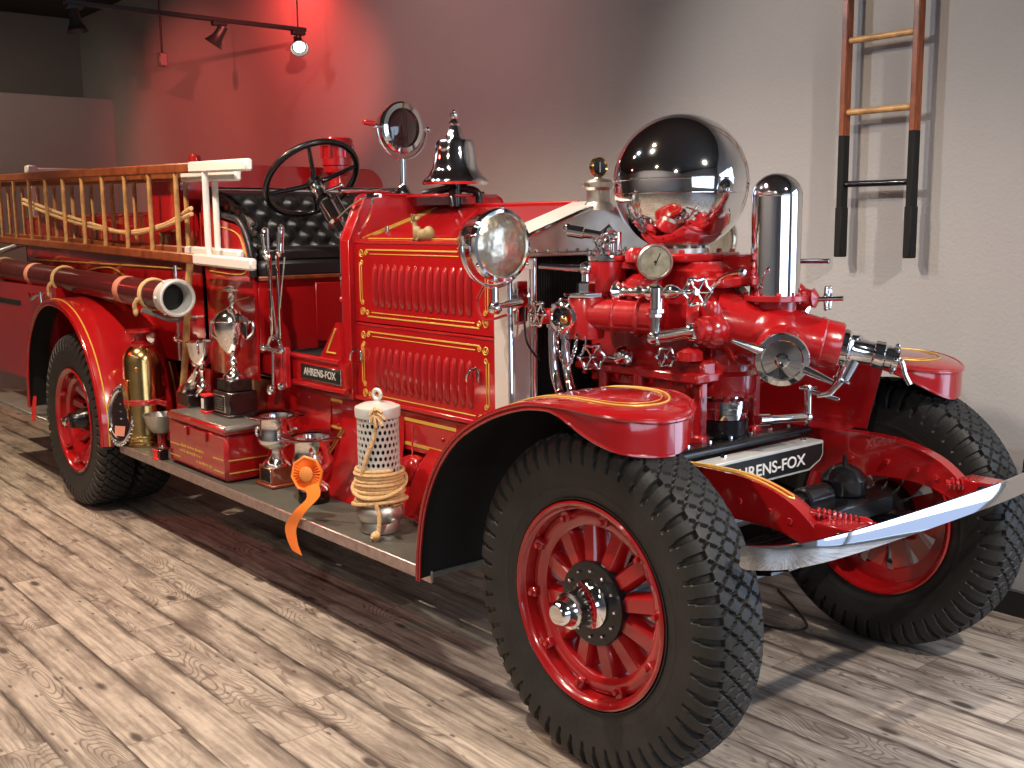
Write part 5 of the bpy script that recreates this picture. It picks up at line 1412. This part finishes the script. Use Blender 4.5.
b.ring(c+V((0, 0, .540)), (.3, -.95, 0), .018, .008, n=20); b.rod(c+V((0, 0, .508)), c+V((0, 0, .526)), .012); b.build('top_cap', sn_, label='pale cap with lifting ring')
rp = empty('coiled_rope', c+V((0, 0, .12))); tag(rp, 'tan rope coiled round the lower half of the perforated strainer', 'rope')
b = B(ROPE_M); pts = []
T_ = 10
for i in range(T_*28+1):
    a = 2*PI*i/28; z = .118+.0135*a/(2*PI); pts.append(c+V(((RS0+.010+.003*math.sin(a*.37))*math.cos(a), (RS0+.010+.003*math.sin(a*.37))*math.sin(a), z)))
b.tube(pts, .0078, 7)
b.tube([c+V(((RS0+.023)*math.cos(t), (RS0+.023)*math.sin(t), .19+.040*math.sin(t*1-.6))) for t in [2*PI*k/40 for k in range(40)]], .008, 7, closed=True)
b.tube([c+V(((RS0+.024)*math.cos(t), (RS0+.024)*math.sin(t), .120+.016*math.sin(t+1.6))) for t in [2*PI*k/40 for k in range(40)]], .008, 7, closed=True)
b.build('rope_coil', rp)
b = B(ROPE_M)
fr = V((.50, -.86, 0)).normalized(); rt_ = V((.86, .50, 0))
b.tube(catmull([c+fr*.094-rt_*.03+V((0, 0, .235)), c+fr*.090-rt_*.010+V((0, 0, .30)), c+fr*.086+rt_*.020+V((0, 0, .37)), c+fr*.082+rt_*.035+V((0, 0, .44)), c+fr*.086+rt_*.032+V((0, 0, .485))], 8), .0072, 7)
kn_ = c+fr*.088+rt_*.034+V((0, 0, .475))
for k in range(7):
    a = k*.9; b.tube(catmull([kn_, kn_+rt_*(.008+.014*math.cos(a))+fr*.012+V((0, 0, .008+.02*math.sin(a))), kn_+rt_*(.018+.034*math.cos(a))+fr*.016+V((0, 0, .032*math.sin(a)-.012))], 5), .0062, 6)
b.tube(catmull([c+fr*.108+rt_*.035+V((0, 0, .14)), c+fr*.112+rt_*.052+V((0, 0, .09)), c+fr*.125+rt_*.055+V((0, 0, .04)), c+fr*.135+rt_*.048+V((0, 0, .012))], 8), .0085, 8)
kk = c+fr*.138+rt_*.048+V((0, 0, .016)); b.ell(kk, (.022, .018, .016), 12); b.ring(kk, (.3, -.8, .4), .014, .008, n=14); b.tube([kk, kk+fr*.02-rt_*.01-V((0, 0, .007))], .008, 7)
b.build('loose_end', rp)

# animal figurine on the hood
fg = empty('animal_figurine', (-1.66, -.40, 1.57)); tag(fg, 'small dull brass figurine of a resting deer on the red hood edge', 'figurine')
c = V((-1.411,-0.425,1.561)); rx = V((1, 0, 0))
b = B(BRONZE)
b.ell(c+V((.03, 0, .028)), (.055, .022, .028), 18); b.ell(c+V((.062, 0, .034)), (.033, .024, .034), 18); b.ell(c+V((-.025, 0, .035)), (.028, .018, .033), 16)
b.tube(catmull([c+V((-.035, 0, .045)), c+V((-.045, 0, .065)), c+V((-.046, 0, .085))], 5), [.017, .016, .015, .014, .013, .012, .012, .011, .011, .010, .010][:11], 10)
b.ell(c+V((-.058, 0, .085)), (.018, .010, .010), 12)
for s_ in (-1, 1):
    b.tube(catmull([c+V((-.045, s_*.006, .092)), c+V((-.050, s_*.016, .108)), c+V((-.040, s_*.020, .122))], 4), [.006, .006, .005, .005, .005, .004, .004, .003, .003], 6)
    b.tube(catmull([c+V((-.044, s_*.006, .095)), c+V((-.030, s_*.018, .108)), c+V((-.022, s_*.018, .120))], 4), [.005]*9, 6)
    b.ell(c+V((-.045, s_*.010, .10)), (.014, .007, .010), 10)
    b.tube([c+V((-.03, s_*.014, .012)), c+V((-.05, s_*.014, .004))], .007, 8); b.tube([c+V((.01, s_*.016, .016)), c+V((-.005, s_*.020, .004))], .008, 8)
b.v = [c+(v-c)*.88 for v in b.v]; b.build('figurine_body', fg)

# red ribbon at the rear step
b = B(MATS['bright_red_plastic']); rows = []
for k in range(7):
    t = k/6; x = -4.93-.06*t; rows.append([V((x-.03, -.955-.01*math.sin(3*t), .57-.17*t)), V((x, -.965, .575-.17*t)), V((x+.035, -.955, .58-.17*t))])
b.sheet(rows, .002); tag(b.build('red_ribbon'), 'short red cloth ribbon hanging at the rear step behind the rear fender', 'ribbon')

# ------------------------------------------------------------------ wall ladder
wl = empty('wall_ladder', (-.44, 1.27, 1.45)); tag(wl, 'varnished wooden ladder with black lower ends hanging on the grey wall', 'ladder')
LYW = 1.30
for x, lab in ((-.605, 'left stile'), (-.268, 'right stile')):
    b = B(RAILWOOD); b.box((x, LYW, 2.84), (.028, .050, 1.70), .004); b.use(DULLBLACK); b.box((x, LYW, 1.80), (.029, .051, .40), .004); b.box((x, LYW, 1.575), (.034, .056, .22), .004)
    b.build('stile', wl, label=lab)
for z in (1.785, 2.095, 2.40, 2.705, 3.01, 3.315):
    b = B(BLACK if z < 1.9 else TAN); b.rod((-.595, LYW, z), (-.278, LYW, z), .014, n=14); b.build('rung', wl)
b = B(GREYMET)
for z in (3.335,): b.rod((-.437, LYW, z+.0), (-.437, WY, z+.0), .008)
b.box((-.437, LYW, 3.335), (.34, .02, .012)); b.build('wall_hook', wl)

# ------------------------------------------------------------------ track lights
tk = empty('track_rail', (-4.9, .3, 3.0)); tag(tk, 'black ceiling lighting track running towards the wall', 'lighting track')
b = B(TRACKBLACK); b.box((-4.9, .22, 3.01), (.04, 1.68, .028), .004); b.build('rail', tk)
for y in (-.5, 1.0):
    b = B(TRACKBLACK); b.rod((-4.9, y, 3.02), (-4.9, y, ZC), .006); b.build('hanger', tk)
def spot(y, aim, lit, label):
    s_ = empty('spot_lamp', (-4.9, y, 2.99)); tag(s_, label, 'lamp', 'lamps on the ceiling track')
    aim = V(aim).normalized(); c = V((-4.9, y, 2.92))
    b = B(TRACKBLACK); b.rod((-4.9, y, 3.0), (-4.9, y, 2.93), .012); b.box((-4.9, y, 2.985), (.05, .10, .03), .005); b.build('stem', s_)
    b = B(TRACKBLACK); b.lathe([(.012, -.06), (.030, -.055), (.034, .0), (.038, .03), (.060, .075), (.066, .085), (.062, .085), (.036, .035), (.001, .03)], c, aim, 28); b.build('lamp_head', s_)
    if lit:
        b = B(BULB); b.lathe([(.040, .060), (.040, .066), (.001, .070)], c, aim, 24); b.build('bulb', s_)
spot(-.56, (.15, .1, -1), False, 'leftmost of the three lamps on the ceiling track, pointing down')
spot(.40, (-.35, -.45, -.85), False, 'middle of the three lamps on the ceiling track, unlit and tilted')
spot(1.00, (.70, -.30, -.62), True, 'rightmost lamp on the ceiling track, glowing white')
cd = empty('ceiling_outlet', (-6.8, .8, 3.0)); tag(cd, 'grey outlet box hanging from the ceiling on a thin cord', 'outlet')
q = V((-6.851,0.800,3.041)); b = B(TRACKBLACK); b.rod(q, (q.x, q.y, ZC), .010); b.build('cord', cd)
b = B(GREYMET); b.box(q-V((0, 0, .03)), (.07, .07, .11), .008); b.build('outlet_box', cd)

# black cable on the floor behind the bumper
b = B(TRACKBLACK); b.tube(catmull([(-.9, .35, .006), (-.55, .55, .006), (-.35, .50, .006), (-.25, .62, .006), (-.6, .9, .006)], 8), .005, 6)
tag(b.build('floor_cable'), 'thin black cable lying on the floor between the front wheels', 'cable')

# ------------------------------------------------------------------ light
w = bpy.data.worlds.new('world'); scn.world = w; w.use_nodes = True
bg = w.node_tree.nodes['Background']; bg.inputs[0].default_value = (.52, .66, 1.0, 1); bg.inputs[1].default_value = 1.0
def area(name, loc, aim, sx, sy, power, col, spread=180):
    l = bpy.data.lights.new(name, 'AREA'); l.shape = 'RECTANGLE'; l.size = sx; l.size_y = sy; l.energy = power; l.color = col; l.spread = math.radians(spread)
    o = bpy.data.objects.new(name, l); COL.objects.link(o); o.location = loc; o.rotation_euler = (V(aim)-V(loc)).to_track_quat('-Z', 'Y').to_euler(); return o
def spotl(name, loc, aim, power, col, deg=70, blend=.5, r=.05):
    l = bpy.data.lights.new(name, 'SPOT'); l.energy = power; l.color = col; l.spot_size = math.radians(deg); l.spot_blend = blend; l.shadow_soft_size = r
    o = bpy.data.objects.new(name, l); COL.objects.link(o); o.location = loc; o.rotation_euler = (V(aim)-V(loc)).to_track_quat('-Z', 'Y').to_euler(); return o
area('window_daylight', (XR+.14, (wy0+wy1)/2, (wz0+wz1)/2), (0, -1, .8), wy1-wy0, wz1-wz0, 70, (.72, .84, 1.0))
area('door_daylight', ((dx0+dx1)/2, WY+.3, dz1/2+.1), ((dx0+dx1)/2-.4, -1.5, .3), dx1-dx0, dz1-.1, 70, (.62, .78, 1.0))
WARM = (1, .78, .55); NEUT = (1, .88, .76); COOL = (.80, .90, 1)
spotl('spot_front_high', (2.9, -.4, 3.6), (-.1, -.2, .8), 520, NEUT, 70)
spotl('spot_side_left', (-3.4, -1.9, 3.8), (-3.2, -1.2, .3), 420, WARM, 110)
spotl('spot_side_mid', (-1.2, -1.9, 3.8), (-1.2, -1.2, .5), 420, NEUT, 110)
spotl('fill_side_low', (-.5, -4.4, 3.7), (-1.4, -.3, 1.7), 130, WARM, 38, .8)  # added low fill for the near side of the engine
spotl('spot_wall_ladder', (-1.15, -1.3, 3.75), (-.2, 1.3, 1.7), 150, WARM, 70, .8, .025)
spotl('spot_wall_ladder_cool', (-2.3, -1.5, 3.5), (.3, 1.3, 1.4), 170, COOL, 70, .8, .025)
spotl('fill_wall_mid', (-3.4, -1.2, 3.8), (-3.4, 1.377, 2.3), 90, (1, .82, .78), 90, 1, .05)  # added fill that lifts the dark middle of the back wall
spotl('spot_far_left', (-6.6, -2.2, 3.7), (-6.6, -1.5, .3), 380, WARM, 85)
spotl('spot_near_floor', (-.8, -2.7, 3.8), (-1.0, -2.6, 0), 60, NEUT, 90)
spotl('spot_partition', (-8.2, -1.8, 3.8), (-9.6, .0, 2.2), 70, (1, .84, .60), 80, .8)
spotl('red_gel_spot_wall', (-5.4, 1.0, 3.7), (-5.7, 1.377, 2.8), 75, (1, .05, .04), 165, 1, .06)
spotl('red_gel_spot_far', (-1.0, -1.0, 2.85), (-6.1, 1.377, 2.6), 1200, (1, .15, .12), 24, .7, .025)
spotl('red_fill_end', (-7.5, -1.6, 3.6), (-7.7, 1.377, 2.1), 190, (1, .15, .11), 62, .7, .05)  # added red fill for the far left stretch of wall
spotl('red_fill_wide', (-3.0, -2.0, 3.7), (-4.0, 1.377, 2.6), 130, (1, .12, .10), 70, 1, .05)  # added weak fill that spreads the red along the wall
spotl('red_gel_spot_side', (-5.2, -4.0, 3.5), (-2.8, -1.2, .6), 150, (1, .06, .04), 60, .8, .06)
spotl('fill_camera_side', (2.6, -4.6, 3.5), (.0, -.8, .7), 230, NEUT, 40, .8, .06)  # added fill that brightens the near front wheel
area('viewer_wall_fill', (-1.5, -5.0, 3.85), (-1.5, -6.4, .8), 6.0, .3, 90, (1, .88, .75))  # added strip; brightens the wall behind the viewer for chrome reflections

# ------------------------------------------------------------------ camera
cam = bpy.data.cameras.new('camera'); co = bpy.data.objects.new('camera', cam); COL.objects.link(co); scn.camera = co
co.matrix_world = Matrix(((0.641168, -0.106540, 0.759969, 2.2092), (0.767341, 0.101302, -0.633187, -2.9701), (-0.009527, 0.989135, 0.146704, 1.6278), (0, 0, 0, 1)))
cam.lens = 38.075
cam.sensor_width = 36; cam.clip_start = .05
scn.view_settings.view_transform = 'Standard'; scn.view_settings.look = 'None'; scn.view_settings.gamma = 1; scn.view_settings.use_curve_mapping = False
scn.view_settings.exposure = 0
scn.cycles.use_denoising = True
scn.cycles.max_bounces = 8; scn.cycles.glossy_bounces = 5; scn.cycles.diffuse_bounces = 3
scn.cycles.sample_clamp_indirect = 6
